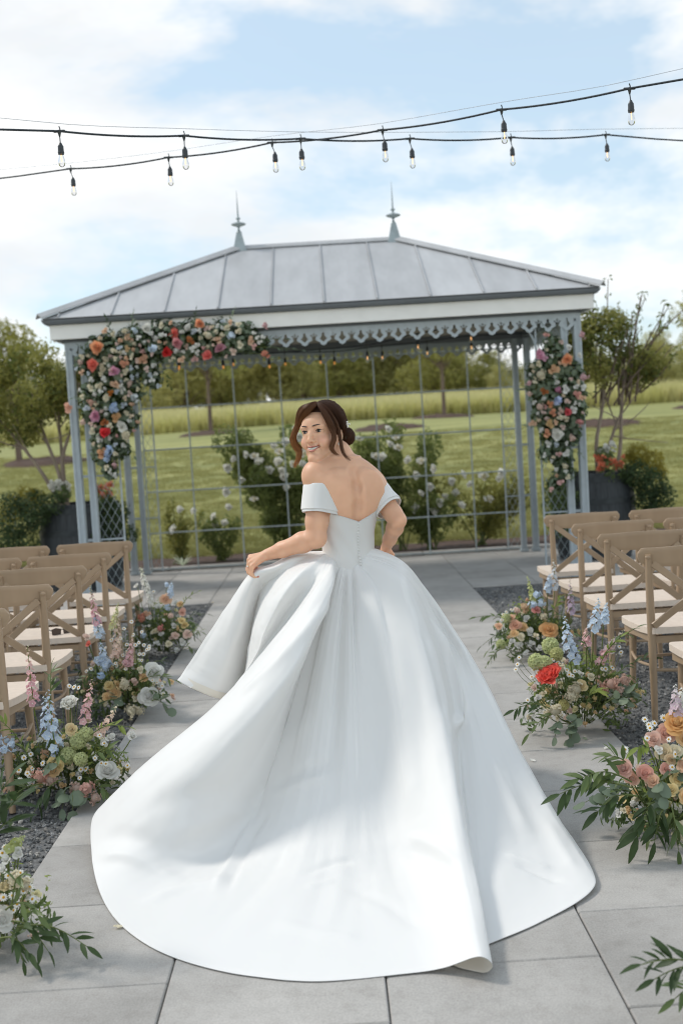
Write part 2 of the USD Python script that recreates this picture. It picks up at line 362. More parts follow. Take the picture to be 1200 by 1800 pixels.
def pebbles(name, x0, x1, y0, y1, n, seed, label):
    r = np.random.default_rng(seed)
    protos = UsdGeom.PointInstancer.Define(stage, numbered('/World', name))
    base = str(protos.GetPath())
    rel = protos.CreatePrototypesRel()
    for i, mt in enumerate(['pebble_dark', 'pebble_grey', 'pebble_tan']):
        s = trimesh.creation.icosphere(subdivisions=1, radius=1.0)
        v = s.vertices * (1 + .28 * np.random.default_rng(i).normal(size=(len(s.vertices), 1))) * [1.0, .8, .55]
        q = usdkit.mesh(stage, base + f'/{mt}', (v, s.faces), M[mt])
        rel.AddTarget(q.GetPath())
    u = r.random(n)
    y = y0 + (y1 - y0) * u ** 1.5
    x = r.uniform(x0, x1, n)
    P = np.stack([x, y, np.full(n, -.017) + r.uniform(-.004, .005, n)], 1)
    s = np.clip(r.normal(.0075, .0025, n), .0035, .015)
    q = r.normal(size=(n, 4)) * [1, .35, .35, 1.5]; q /= np.linalg.norm(q, axis=1, keepdims=True)
    protos.CreatePositionsAttr(Vt.Vec3fArray.FromNumpy(P.astype(np.float32)))
    protos.CreateScalesAttr(Vt.Vec3fArray.FromNumpy(np.repeat(s[:, None], 3, 1).astype(np.float32)))
    protos.CreateOrientationsAttr(Vt.QuathArray([Gf.Quath(*map(float, a)) for a in q]))
    protos.CreateProtoIndicesAttr(Vt.IntArray.FromNumpy(r.choice(3, n, p=[.5, .33, .17]).astype(np.int32)))
    tag(protos, label, 'gravel', kind='stuff')
pebbles('loose_gravel', -2.5, -1.152, 3.2, 11.1, 26000, 1, 'loose dark gravel chips left of the aisle')
pebbles('loose_gravel', 1.306, 3.0, 3.2, 11.1, 26000, 2, 'loose dark gravel chips right of the aisle')

# ================================================================ pavilion
CX = .04
pav = thing('garden_pavilion', 'blue grey metal pavilion with hipped zinc roof, two spires and fretwork valance', 'pavilion', loc=(0, 0, 0))
YF, YB = 11.10, 13.95
for (y, oo, ii) in ((YF, 2.34, 2.215), (YB, 2.355, 2.215)):
    for s in (-1, 1):
        for k, d in enumerate((oo, ii)):
            x = CX + s * d; w = .036 if k == 0 else .032
            mb = MB()
            v, f = chamfer_box((2 * w, 2 * w, 2.50), .006); mb.add(v + [x, y, 1.25], f)
            # raised edge ribs and a foot plate
            for e in (-1, 1):
                mb.box((x + e * w * .6 - .008, y - w - .006, .06), (x + e * w * .6 + .008, y - w + .002, 2.44))
            mb.box((x - w - .015, y - w - .015, .002), (x + w + .015, y + w + .015, .035), .006)
            part('post', mb.out(), 'painted_metal', pav)
        for z in (.66, 1.255, 1.9):
            part('rung', MB().box((CX + s * (ii + .034), y - .012, z - .012), (CX + s * (oo - .038), y + .012, z + .012)).out(), 'painted_metal', pav)
        # lattice panel beside the column
        xa, xb = ii - .034, 1.955 if y == YF else 2.03
        fr = MB()
        fr.tube([(CX + s * xb, y, .03), (CX + s * xb, y, 2.5)], .009, 8)
        for z in (.66, 1.255, 2.42):
            fr.tube([(CX + s * xa, y, z), (CX + s * xb, y, z)], .008, 6)
        part('lattice_frame', fr.out(), 'painted_metal', pav, smooth=40)
        lt = MB(); W = xa - xb
        px, slope = .072, 1.75
        from shapely.geometry import LineString
        bx = sbox(0, .05, W, 2.45)
        for dirn in (1, -1):
            c = -3.0
            while c < 3.0:
                ls = LineString([(0, c), (W, c + dirn * slope * W)]).intersection(bx)
                if not ls.is_empty and ls.length > .01:
                    a, b = np.array(ls.coords[0]), np.array(ls.coords[-1])
                    lt.tube([(CX + s * (xb + a[0]), y + .003 * dirn, a[1]), (CX + s * (xb + b[0]), y + .003 * dirn, b[1])], .0019, 4, False)
                c += px * slope
        part('lattice', lt.out(), 'galvanised', pav)
        if y == YF:
            # curved spandrel from the panel up to the valance
            th = np.linspace(0, np.pi / 2, 12)
            part('arch_spandrel', tube(np.stack([CX + s * (xb - .20 * (1 - np.cos(th))), np.full(12, y), 2.15 + .27 * np.sin(th)], 1), .009, 8), 'painted_metal', pav, smooth=True)
# beams round the top, inside the fascia
bm = MB()
for y in (YF, YB):
    bm.box((CX - 2.38, y - .045, 2.49), (CX + 2.38, y + .045, 2.565))
for s in (-1, 1):
    bm.box((CX + s * 2.30, YF + .05, 2.492), (CX + s * 2.385, YB - .05, 2.563))
part('top_beam', bm.out(), 'dark_trim', pav)
part('ceiling', MB().box((CX - 2.44, YF - .08, 2.57), (CX + 2.44, YB + .08, 2.60)).out(), 'ceiling_board', pav)
for k in range(1, 16):
    part('ceiling_batten', MB().box((CX - 2.28, YF + .05 + k * .17, 2.562), (CX + 2.28, YF + .062 + k * .17, 2.5695)).out(), 'ceiling_board', pav)
# fascia boards
FX, FY0, FY1 = 2.48, 10.98, 14.07
for n, lo, hi in (('front', (CX - FX, FY0, 2.515), (CX + FX, FY0 + .025, 2.648)), ('back', (CX - FX, FY1 - .025, 2.515), (CX + FX, FY1, 2.648)),
                  ('l', (CX - FX, FY0 + .027, 2.515), (CX - FX + .025, FY1 - .027, 2.648)), ('r', (CX + FX - .025, FY0 + .027, 2.515), (CX + FX, FY1 - .027, 2.648))):
    part('fascia_board', MB().box(lo, hi, .003).out(), 'fascia_paint', pav)
# dark moulding under the roof edge
EX, EY0, EY1, EZ = 2.535, 10.92, 14.13, 2.70
mo = MB()
prof = [(0.0, 2.650), (.035, 2.652), (.052, 2.672), (.06, 2.692), (0, 2.694)]
def ring_strip(mb, profile):
    rows = []
    for d, z in profile:
        rows.append([(CX - FX - d, FY0 - d, z), (CX + FX + d, FY0 - d, z), (CX + FX + d, FY1 + d, z), (CX - FX - d, FY1 + d, z)])
    v = np.array(rows).reshape(-1, 3); mb.add(v, grid_faces(len(rows), 4, True))
ring_strip(mo, prof)
part('roof_edge_moulding', mo.out(), 'dark_trim', pav)
part('soffit', MB().box((CX - FX + .026, FY0 + .026, 2.522), (CX + FX - .026, YF - .046, 2.53)).out(), 'dark_trim', pav)
# roof: every sheet between two seams is a panel
RZ, RH, YM = 3.475, .80, (EY0 + EY1) / 2
def roof_face(poly2d, to3, seams, name):
    """poly2d in (u along the eave, t up the slope); seams: u positions"""
    us = [poly2d.bounds[0] - .01] + list(seams) + [poly2d.bounds[2] + .01]
    for k, (a, b) in enumerate(zip(us[:-1], us[1:])):
        pc = poly2d.intersection(sbox(a + .001, -1, b - .001, 9))
        if pc.is_empty or pc.area < 1e-4: continue
        v, f = extrude(pc, .004)
        mb = MB(); mb.add(to3(v), f)
        if k:
            ed = pc.intersection(LineString([(a + .012, -1), (a + .012, 9)]))
            if not ed.is_empty:
                t0, t1 = ed.bounds[1], ed.bounds[3]
                if t1 - t0 > .03:
                    bx_ = trimesh.creation.box(extents=(.009, t1 - t0 - .012, .018))
                    mb.add(to3(bx_.vertices + [a + .008, (t0 + t1) / 2, .011]), bx_.faces)
        part('roof_panel', mb.out(), 'roof_zinc', pav)
run = YM - EY0; rise = RZ - EZ; sl = math.hypot(run, rise)
for sgn in (-1, 1):
    n = np.array([0, sgn * rise, run]) / sl; up = np.array([0, -sgn * run, rise]) / sl
    o = np.array([CX, YM + sgn * run, EZ])
    to3 = lambda v, o=o, up=up, n=n: o + v[:, :1] * np.array([1.0, 0, 0]) + v[:, 1:2] * up + v[:, 2:3] * n
    roof_face(Polygon([(-EX, 0), (EX, 0), (RH, sl), (-RH, sl)]), to3, [.058 + .4825 * k - CX + .0 for k in range(-5, 6) if abs(.058 + .4825 * k - CX) < EX], 'front')
runx = EX - RH; slx = math.hypot(runx, rise)
for sgn in (-1, 1):
    n = np.array([sgn * rise, 0, runx]) / slx; up = np.array([-sgn * runx, 0, rise]) / slx
    o = np.array([CX + sgn * EX, YM, EZ])
    to3 = lambda v, o=o, up=up, n=n: o + v[:, :1] * np.array([0, 1.0, 0]) + v[:, 1:2] * up + v[:, 2:3] * n
    roof_face(Polygon([(-run, 0), (run, 0), (0, slx)]), to3, [-1.2 + .48 * k for k in range(6)], 'side')
def cap(a, b, w=.05, th=.012):
    a, b = np.array(a), np.array(b); d = (b - a) / np.linalg.norm(b - a); sx = np.cross(d, (0, 0, 1)); sx /= np.linalg.norm(sx); u = np.cross(sx, d)
    pr = [(-w, -.018), (0, .018), (w, -.018), (w, -.018 - th), (0, .018 - th), (-w, -.018 - th)]
    v = np.array([p + sx * q[0] + u * (q[1] + .02) for p in (a, b) for q in pr]); f = []
    for i in range(6): f += [(i, (i + 1) % 6, 6 + (i + 1) % 6), (i, 6 + (i + 1) % 6, 6 + i)]
    f += [(0, 5, 4), (0, 4, 1), (1, 4, 3), (1, 3, 2), (6, 10, 11), (6, 7, 10), (7, 9, 10), (7, 8, 9)]
    return v, np.array(f)
part('ridge_cap', cap((CX - RH, YM, RZ), (CX + RH, YM, RZ)), 'roof_zinc', pav)
for sx in (-1, 1):
    for sy in (-1, 1):
        part('hip_cap', cap((CX + sx * (EX + .02), YM + sy * (run + .02), EZ + .012), (CX + sx * RH, YM, RZ + .012)), 'roof_zinc', pav)
    # spire: square base, discs and a needle
    mb = MB(); x0 = CX + sx * RH
    b = np.array([[-1, -1], [1, -1], [1, 1], [-1, 1]])
    v = np.vstack([np.c_[b * .075, np.full(4, RZ - .03)], np.c_[b * .058, np.full(4, RZ + .02)], np.c_[b * .026, np.full(4, RZ + .165)]]) + [x0, YM, 0]
    mb.add(v, np.vstack([grid_faces(3, 4, True), [[8, 9, 10], [8, 10, 11]]]))
    mb.add(*lathe([(0, .16), (.030, .162), (.030, .17), (.012, .195), (.009, .215), (.02, .228), (.072, .247), (.078, .255), (.06, .266), (.02, .277), (.009, .29), (.012, .30), (.025, .312), (.024, .318), (.009, .33), (.007, .42), (.004, .50), (.0015, .60), (0, .602)], 16, (x0, YM, RZ)))
    part('spire', mb.out(), 'galvanised', pav, smooth=35)
# fretwork valance
def fretwork(n, pitch=.1725):
    band = sbox(0, 0, n * pitch, .075)
    solid, holes = [band], []
    for k in range(n):
        c = (k + .5) * pitch
        lob = Polygon([(c - .060, .01), (c - .060, -.015), (c - .066, -.028), (c - .050, -.040), (c - .030, -.050), (c - .022, -.068), (c, -.078), (c + .022, -.068), (c + .030, -.050), (c + .050, -.040), (c + .066, -.028), (c + .060, -.015), (c + .060, .01)])
        solid.append(lob.buffer(.006))
        holes.append(Polygon([(c, -.050), (c + .030, -.022), (c + .012, .0), (c + .006, .03), (c - .006, .03), (c - .012, .0), (c - .030, -.022)]).buffer(.003))
        e = k * pitch
        for a in (-1, 0, 1):
            holes.append(Point(e + a * .024, .008 + (.014 if a == 0 else 0)).buffer(.0085))
        holes.append(sbox(e - .005, -.02, e + .005, .02))
    return unary_union(solid).difference(unary_union(holes))
for y, rows in ((YF - .03, 1), (YB + .03, 1)):
    nl = 27; L = nl * .1725
    # two boards that meet in the middle
    for a, b in ((0, 14), (14, 27)):
        v, f = extrude(fretwork(b - a), .012)
        part('valance_board', (np.c_[CX - L / 2 + a * .1725 + v[:, 0] * .9995, y - v[:, 2], 2.415 + v[:, 1]], f[:, ::-1]), 'painted_metal', pav)
for s in (-1, 1):
    v, f = extrude(fretwork(15), .012)
    part('valance_board', (np.c_[CX + s * 2.36 + v[:, 2], YF + .10 + v[:, 0] * (YB - YF - .2) / (15 * .1725), 2.415 + v[:, 1]], f), 'painted_metal', pav)
# wire grid across the back
wg = thing('wire_trellis', 'welded steel wire grid across the back of the pavilion', 'trellis')
for k in range(9):
    x = -2.145 + .552 * k
    if x > 2.3: continue
    part('upright_wire', tube([(x, 14.15, .0), (x, 14.15, 2.42)], .0085, 8), 'galvanised', wg, smooth=50)
for k in range(6):
    z = [.03, .462, .952, 1.448, 1.938, 2.40][k]
    part('cross_wire', tube([(-2.15, 14.136, z), (2.27, 14.136, z)], .0085, 8), 'galvanised', wg, smooth=50)

# ================================================================ chairs
def make_chair():
    t = thing('crossback_chair', 'x', 'chair')
    # seat: rounded trapezoid with a slight dish
    sp = Polygon([(-.185, -.20), (.185, -.20), (.225, .19), (-.225, .19)]).buffer(.025, 6)
    v, f = extrude(sp, .032); ms = trimesh.Trimesh(v, f); ms = ms.subdivide_to_size(.05)
    v = ms.vertices.copy(); top = v[:, 2] > .031
    v[top, 2] -= .010 * np.clip(1 - (v[top, 0] / .19) ** 2 - (v[top, 1] / .18) ** 2, 0, 1)
    v[:, 2] += .432 + .010 * (v[:, 1] / .2) ** 2
    part('seat', (v, ms.faces), 'seat_resin', t, smooth=40)
    v, f = extrude(sp.buffer(-.012).difference(sp.buffer(-.04)), .035)
    part('seat_frame', (v + [0, 0, .397], f), 'resin_wood', t, smooth=40)
    yb = lambda z: -.195 - .035 * ((.45 - z) / .45) ** 1.0 * (z < .45) - .055 * max(0, (z - .45) / .43) ** 1.3
    xs = lambda z: .200 + .012 * (.45 - z) / .45 * (z < .45) + .016 * max(0, (z - .45) / .43)
    for s in (-1, 1):
        zz = np.linspace(0, .845, 14)
        rr = np.interp(zz, [0, .45, .84], [.0145, .0215, .0165])
        part('rear_leg', tube([(s * xs(z), yb(z), z) for z in zz], rr, 10), 'resin_wood', t, smooth=50)
        zz = np.linspace(0, .425, 8)
        part('front_leg', tube([(s * (.205 - .012 * (z / .43) + .0 * z), .185 + .028 * (1 - z / .43), z) for z in zz], np.interp(zz, [0, .43], [.0135, .0205]), 10), 'resin_wood', t, smooth=50)
    # top rail: a board curved in plan, rounded ends
    nx, nz = 33, 9
    u = np.linspace(-1, 1, nx)
    hgt = .105
    rows = []
    def sect(side):
        X = u * .262
        out = []
        for k in np.linspace(0, 1, nz):
            e = np.clip((1 - np.abs(u)) / .12, 0, 1); e = np.sqrt(np.clip(1 - (1 - e) ** 2, 0, 1))
            dip = -.012 * (1 - u ** 2)                 # lower edge arches
            zlo = .778 + .02 * (1 - u ** 2) * 0 - .0 + .012 * u ** 2; zhi = .868 + .014 * (1 - u ** 2) - .0 * u
            mid = (zlo + zhi) / 2 + .012 * np.abs(u) ** 6
            z = mid + (k - .5) * (zhi - zlo) * (.28 + .72 * e)
            y = -.262 + .045 * u ** 2 + side * .0085 - (z - .82) * .12
            rnd_ = .004 * (abs(k - .5) > .49)
            out.append(np.stack([X, y - side * rnd_, z], 1))
        return np.array(out)
    A, B = sect(1), sect(-1)
    loop = np.concatenate([A, B[::-1]], 0)                        # (2nz, nx, 3) closed section
    vv = loop.transpose(1, 0, 2).reshape(-1, 3); n2 = 2 * nz
    f = grid_faces(nx, n2, True)
    c0, c1 = vv[:n2].mean(0), vv[-n2:].mean(0)
    vv = np.vstack([vv, c0, c1]); jj = np.arange(n2); j2 = (jj + 1) % n2
    f = np.vstack([f, np.stack([np.full(n2, len(vv) - 2), j2, jj], 1), np.stack([np.full(n2, len(vv) - 1), (nx - 1) * n2 + jj, (nx - 1) * n2 + j2], 1)])
    mm = trimesh.Trimesh(vv, f, process=False); mm.fix_normals()
    rail = part('top_rail', (mm.vertices, mm.faces), 'resin_wood', t, smooth=28)
    for s in (-1, 1):
        s_ = trimesh.creation.icosphere(2, .011); part('rivet', (s_.vertices * [1.3, .5, .8] + [s * .222, yb(.82) - .019, .832], s_.faces), 'resin_wood', rail, smooth=True)
    # crossed back slats
    for s in (-1, 1):
        tt = np.linspace(0, 1, 15)
        x = s * (-.196 + .392 * tt); z = .80 - .315 * tt; 
        y = -.222 - .055 * ((z - .45) / .43) ** 1.3 * .7 - .028 * np.sin(np.pi * tt) + s * .004 + .006
        c = np.stack([x, y, z], 1); d = np.gradient(c, axis=0); d /= np.linalg.norm(d, axis=1, keepdims=True)
        nrm = np.cross(d, (0, 0, 1.0)); w = np.cross(np.array([0, 1.0, 0]), d); w /= np.linalg.norm(w, axis=1, keepdims=True)
        th = np.array([0, 1, 0]); 
        sec = [(-.0155, -.006), (.0155, -.006), (.0185, 0), (.0155, .006), (-.0155, .006), (-.0185, 0)]
        v = np.array([[c[i] + w[i] * a + th * b for a, b in sec] for i in range(len(tt))]).reshape(-1, 3)
        f = np.vstack([grid_faces(len(tt), 6, True), [[0, 2, 1], [0, 3, 2], [0, 4, 3], [0, 5, 4]], np.array([[0, 1, 2], [0, 2, 3], [0, 3, 4], [0, 4, 5]]) + 6 * (len(tt) - 1)])
        mm = trimesh.Trimesh(v, f, process=False); mm.fix_normals()
        part('back_slat', (mm.vertices, mm.faces), 'resin_wood', t, smooth=50)
    # bent stretchers
    for s in (-1, 1):
        part('side_stretcher', tube(spl([(s * .203, .195, .285), (s * .215, .06, .268), (s * .212, -.08, .272), (s * .206, -.205, .285)], 12), .0085, 8), 'resin_wood', t, smooth=60)
    part('rear_stretcher', tube(spl([(-.205, -.208, .265), (0, -.216, .255), (.205, -.208, .265)], 9), .0085, 8), 'resin_wood', t, smooth=60)
    part('front_stretcher', tube(spl([(-.2, .20, .25), (0, .17, .26), (.2, .20, .25)], 9), .0085, 8), 'resin_wood', t, smooth=60)
    return t
ROWS = [8.19, 7.38, 6.63, 5.80, 4.98]           # depth of the back rails
chairs = []
for k, y in enumerate(ROWS[:5]):
    ll = ['front row aisle chair left of the aisle, before the lattice column', 'second row aisle chair left of the aisle', 'third row aisle chair left of the aisle, behind a pink larkspur arrangement',
          'fourth row aisle chair left of the aisle, left of two arrangements', 'nearest aisle chair left of the aisle, half out of the frame'][k]
    rr = ['front row aisle chair right of the aisle, before the lattice column', 'second row aisle chair right of the aisle, behind the lilac larkspur', 'third row aisle chair right of the aisle, behind the pale blue delphiniums',
          'fourth row chair right of the aisle, legs standing on bare gravel', 'nearest chair right of the aisle, only its seat corner showing'][k]
    chairs.append((-1.375 - .262, y + .25 - (.13, .13, .06, .0, 0)[k] * 0, 0, 'tan crossback chair, ' + ll))
    chairs.append((1.485 + .262 - (.0, .0, 0, 0, -.03)[k], y + .25, (.02, .06, .03, .0, 0)[k], 'tan crossback chair, ' + rr))
for k, y in enumerate(ROWS[:3]):
    o = ('front', 'second', 'third')[k]
    chairs.append((-1.94 - .262, y + .25, 0, f'tan crossback chair, {o} row, second seat from the aisle on the left'))
    chairs.append((2.07 + .262, y + .25, .01, f'tan crossback chair, {o} row, second seat from the aisle on the right'))
proto = None
_cr = random.Random(6)
for x, y, rz, lab in chairs:
    rz += _cr.uniform(-.022, .022); x += _cr.uniform(-.012, .012); y += _cr.uniform(-.015, .015)
    if proto is None:
        proto = make_chair(); tag(proto, lab, 'chair', 'ceremony chairs beside the aisle')
        UsdGeom.Xformable(proto).GetOrderedXformOps()[0].Set(Gf.Vec3d(x, y, -.014))
    else:
        copy_of(proto, lab, None, (x, y, -.014), rz)

# ================================================================ string lights
def lamp_parts(parent, p, kind='clear', tilt=(0, 0), k=.76):
    """a drop lamp hanging from the cable at p"""
    p = np.array(p)
    S_ = lambda prof: [(a * k, b * k) for a, b in prof]
    mb = MB()
    mb.tube([p + [0, 0, .03 * k], p + [0.004, 0, .012 * k], p], .003, 6)
    mb.add(*lathe(S_([(0, .008), (.012, .006), (.012, -.006), (.006, -.03), (.0045, -.035), (0, -.036)]), 10, p))
    mb.box(p + [-.028, -.006, -.006], p + [.028, .006, .005], .0025)
    e = p + [tilt[0], tilt[1], -.075 * k]
    mb.tube([p + [0, 0, -.03 * k], e], .0028, 6)
    mb.add(*lathe(S_([(0, .006), (.007, .004), (.012, -.008), (.018, -.018), (.019, -.05), (.0205, -.052), (.0205, -.060), (.0185, -.062), (.0185, -.068), (0, -.069)]), 14, e))
    so = part('lamp_socket', mb.out(), 'socket_plastic', parent, smooth=35)
    kb = k * (.55 if kind == 'lit' else 1)
    g = lathe([(a * kb, -.066 * k + (b + .066) * kb) for a, b in [(.0125, -.066), (.0135, -.075), (.0175, -.088), (.0225, -.108), (.0225, -.122), (.018, -.136), (.009, -.144), (0, -.146)]], 16, e)
    part('bulb', g, 'lit_bulb' if kind == 'lit' else 'bulb_glass', so, smooth=True)
    if kind == 'clear':
        part('filament', lathe(S_([(0, -.07), (.003, -.072), (.0018, -.085), (.003, -.095), (.002, -.112), (0, -.113)]), 6, e), 'filament', so, smooth=True)
def strand(lab, pts, ext0, ext1, sag=.018):
    t = thing('string_light', lab, 'string lights', 'festoon strings over the aisle')
    P = np.array([ext0] + pts + [ext1], float)
    cab = []
    for i in range(len(P) - 1):
        n = 9; w = np.linspace(0, 1, n, endpoint=i == len(P) - 2)
        q = P[i] + (P[i + 1] - P[i]) * w[:, None]; q[:, 2] -= 4 * sag * w * (1 - w) * np.linalg.norm(P[i + 1] - P[i])
        cab.append(q)
    part('cable', tube(np.vstack(cab), .0052, 8), 'black_rubber', t, smooth=True)
    # the thin carrier wire above
    w = np.linspace(0, 1, 60)[:, None]; S = P[0] + (P[-1] - P[0]) * w
    zz = np.interp(np.linspace(0, 1, 60), np.linspace(0, 1, len(P)), P[:, 2])
    from scipy.interpolate import PchipInterpolator
    zz = PchipInterpolator(P[:, 0], P[:, 2])(S[:, 0]) + .035
    part('carrier_wire', tube(np.c_[S[:, 0], np.interp(S[:, 0], P[:, 0], P[:, 1]), zz], .0014, 5), 'wire_steel', t, smooth=True)
    r = random.Random(len(lab))
    for p in pts: lamp_parts(t, p, 'clear', (r.uniform(-.002, .012), r.uniform(-.004, .004)))
strand('string of bare bulbs on black cable crossing level over the aisle, nearer at the left', [(-1.162, 5.75, 3.01), (-.614, 6.1, 3.044), (-.034, 6.5, 3.094), (.582, 6.9, 3.157), (1.222, 7.3, 3.225), (1.893, 7.7, 3.302)], (-3.6, 4.1, 3.0), (5.0, 9.6, 3.6))
strand('string of bare bulbs on black cable rising to the right over the aisle', [(-1.483, 7.6, 3.259), (-.824, 7.2, 3.20), (-.196, 6.8, 3.155), (.399, 6.4, 3.09), (.966, 6.0, 3.057), (1.496, 5.6, 3.016)], (-5.0, 9.7, 3.75), (3.6, 4.1, 3.05))
def inner_strand(lab, y, xs, zs, lit):
    t = thing('string_light', lab, 'string lights', 'festoon strings under the pavilion ceiling')
    q = np.array([(-2.2, y, 2.45)] + [(x, y, z) for x, z in zip(xs, zs)] + [(2.25, y, 2.47)])
    from scipy.interpolate import PchipInterpolator
    X = np.linspace(-2.2, 2.25, 70)
    part('cable', tube(np.c_[X, np.full(70, y), PchipInterpolator(q[:, 0], q[:, 2])(X)], .006, 6), 'black_rubber', t, smooth=True)
    for k, (x, z) in enumerate(zip(xs, zs)): lamp_parts(t, (x, y, z), 'lit' if lit[k] else 'clear')
inner_strand('string of bulbs under the front of the pavilion ceiling, some glowing amber', 11.5, [-1.35, -.93, -.49, .0, .45, .94, 1.45], [2.36, 2.335, 2.315, 2.325, 2.34, 2.42, 2.47], [1, 1, 1, 1, 0, 0, 0])
inner_strand('string of bulbs under the back of the pavilion ceiling, some glowing amber', 13.0, [-1.53, -.94, -.38, .15, .67, 1.16, 1.64], [2.44, 2.45, 2.42, 2.40, 2.43, 2.45, 2.48], [1, 1, 1, 1, 0, 0, 0])
# ================================================================ plants of the setting
def leaf_tpl(w=.36, fold=.10, n=1):
    """a pointed leaf of length 1 along +x, normal +z"""
    if n == 1:
        v = np.array([[0, 0, 0], [.45, w / 2, fold], [1, 0, -.04], [.45, -w / 2, fold], [.5, 0, 0]])
        f = np.array([[0, 4, 1], [4, 2, 1], [0, 3, 4], [4, 3, 2]])
    else:
        xs = np.array([0, .15, .4, .68, .88, 1.0]); ww = np.array([.02, .62, 1.0, .78, .36, 0.0]) * w / 2
        zz = -.22 * xs ** 2
        v = []; 
        for x, a, z in zip(xs, ww, zz): v += [[x, a, z + fold * a / (w / 2)], [x, 0, z], [x, -a, z + fold * a / (w / 2)]]
        v = np.array(v); f = grid_faces(6, 3)[:, ::-1]
    return v, f
LEAF, LEAF_FINE = leaf_tpl(), leaf_tpl(.27, .04, 2)
ROUND = (lambda t: (np.c_[.5 + .5 * np.cos(t), .46 * np.sin(t), .05 * np.cos(2 * t)], np.array([[0, i, i + 1] for i in range(1, 7)])))(np.linspace(0, 2 * np.pi, 8, endpoint=False) + np.pi)

def rand_dirs(r, n, up=0.0):
    d = r.normal(size=(n, 3)); d /= np.linalg.norm(d, axis=1, keepdims=True); d[:, 2] += up
    return d / np.linalg.norm(d, axis=1, keepdims=True)

def leaf_cloud(r, centers, radii, n, size, tpl=LEAF, flat=1.0, droop=.0, shell=.35):
    """leaves spread through clumps, thinner inside"""
    centers = np.asarray(centers, float); radii = np.broadcast_to(np.asarray(radii, float).reshape(-1, 1) if np.ndim(radii) < 2 else radii, (len(centers), 1 if np.ndim(radii) < 2 else 3))
    vol = (radii[:, 0]) ** 2
    k = r.choice(len(centers), n, p=vol / vol.sum())
    d = rand_dirs(r, n); rad = (shell + (1 - shell) * r.random(n)) ** .6
    P = centers[k] + d * radii[k] * rad[:, None] * [1, 1, flat]
    nd = d + rand_dirs(r, n) * .9 + [0, 0, .35]
    Rm = frames(nd, r.uniform(0, 6.3, n))
    s = size * r.uniform(.6, 1.3, n)
    return scatter(tpl[0] - [.5, 0, 0], tpl[1], P, Rm, s)

def limb_tree(r, base, height, spread, n, r0, lean=.15, levels=2, kinks=.05):
    """list of (points, radii) limbs and the tips"""
    limbs, tips = [], []
    def grow(p, d, L, rad, lev):
        m = 6; pts = [p]
        for i in range(m):
            d = d + r.normal(0, kinks, 3) + [0, 0, .03]; d /= np.linalg.norm(d)
            pts.append(pts[-1] + d * L / m)
        limbs.append((np.array(pts), np.linspace(rad, rad * .5, m + 1)))
        if lev == 0: tips.append(pts[-1]); tips.append(pts[-3]); return
        for _ in range(r.integers(2, 4)):
            k = r.integers(3, m + 1)
            dd = d + r.normal(0, .45, 3) * [1, 1, .6] + [0, 0, .25]; dd /= np.linalg.norm(dd)
            grow(pts[k], dd, L * r.uniform(.5, .75), rad * .5, lev - 1)
    for i in range(n):
        a = i * 2.4 + r.uniform(0, 1); d = np.array([math.cos(a) * spread, math.sin(a) * spread, 1.0]); d /= np.linalg.norm(d)
        grow(np.array(base, float), d, height, r0, levels)
    return limbs, np.array(tips)

def make_tree(name, lab, loc, H, W, trunk_h, leafmat, seed, n=2600, leaf=.2, group=None, clumps=14, bark='bark', rtr=.06, dense=.33):
    r = np.random.default_rng(seed)
    t = thing(name, lab, 'tree', group, None, loc)
    mb = MB()
    zt = np.linspace(0, trunk_h + (H - trunk_h) * .55, 9)
    mb.tube(np.c_[r.normal(0, .03, 9).cumsum() * .4, r.normal(0, .03, 9).cumsum() * .4, zt], np.linspace(rtr * 1.25, rtr * .4, 9), 9)
    for i in range(9):
        a = i * 2.4; z0 = trunk_h * r.uniform(.75, 1.25)
        e = np.array([math.cos(a) * W * .38, math.sin(a) * W * .38, z0 + (H - trunk_h) * r.uniform(.2, .6)])
        mb.tube(spl([(0, 0, z0), e * [.4, .4, 1] + [0, 0, -.1 * H * .3], e], 7), np.linspace(rtr * .5, rtr * .12, 7), 6)
    part('trunk', mb.out(), bark, t, smooth=True)
    cs, rs = [], []
    for i in range(clumps):
        a, zz = r.uniform(0, 6.3), r.uniform(0, 1)
        ring = math.sin(math.pi * (.12 + .82 * zz)) ** .7
        q = W * .5 * ring * r.uniform(.2, .85)
        cs.append((math.cos(a) * q, math.sin(a) * q, trunk_h + (H - trunk_h) * (.08 + .84 * zz))); rs.append(W * dense * r.uniform(.45, .95) * (.55 + .45 * ring))
    part('crown', leaf_cloud(r, cs, rs, n, leaf, flat=.75), leafmat, t)
    return t

# far trees beyond the meadow: a few kinds, each copy turned and scaled
def zt(x, y): return float(terrain(x, y))
kinds = []
specs = [('leaf_far', 6.5, 5.2, 1.0), ('leaf_olive', 6.0, 5.6, .7), ('leaf_tree', 5.6, 4.6, .8), ('leaf_far', 4.2, 5.4, .4)]
klab = ['tall pale olive tree beyond the meadow', 'wide yellow green tree beyond the meadow', 'darker green tree beyond the meadow', 'low pale bush like tree beyond the meadow']
rr_ = np.random.default_rng(11)
far = []
for i in range(46):
    x = -24 + i * 1.2 + rr_.uniform(-.7, .7); y = rr_.uniform(73, 92)
    far.append((x * y / 78, y, int(rr_.choice(4, p=[.3, .27, .2, .23])), rr_.uniform(.95, 1.35)))
for i in range(12):
    x = -28 + i * 5.2 + rr_.uniform(-1, 1); far.append((x * 1.2, rr_.uniform(98, 120), int(rr_.integers(0, 3)), rr_.uniform(1.0, 1.35)))
far = [(x, y, k, s * (.5 if x > 8.5 else .62 if x < -12 else 1)) for x, y, k, s in far]
for i in range(16):
    far.append((-16 + i * 1.75 + rr_.uniform(-.5, .5), rr_.uniform(93, 98), int((3, 2, 0)[i % 3]), rr_.uniform(1.25, 1.6)))
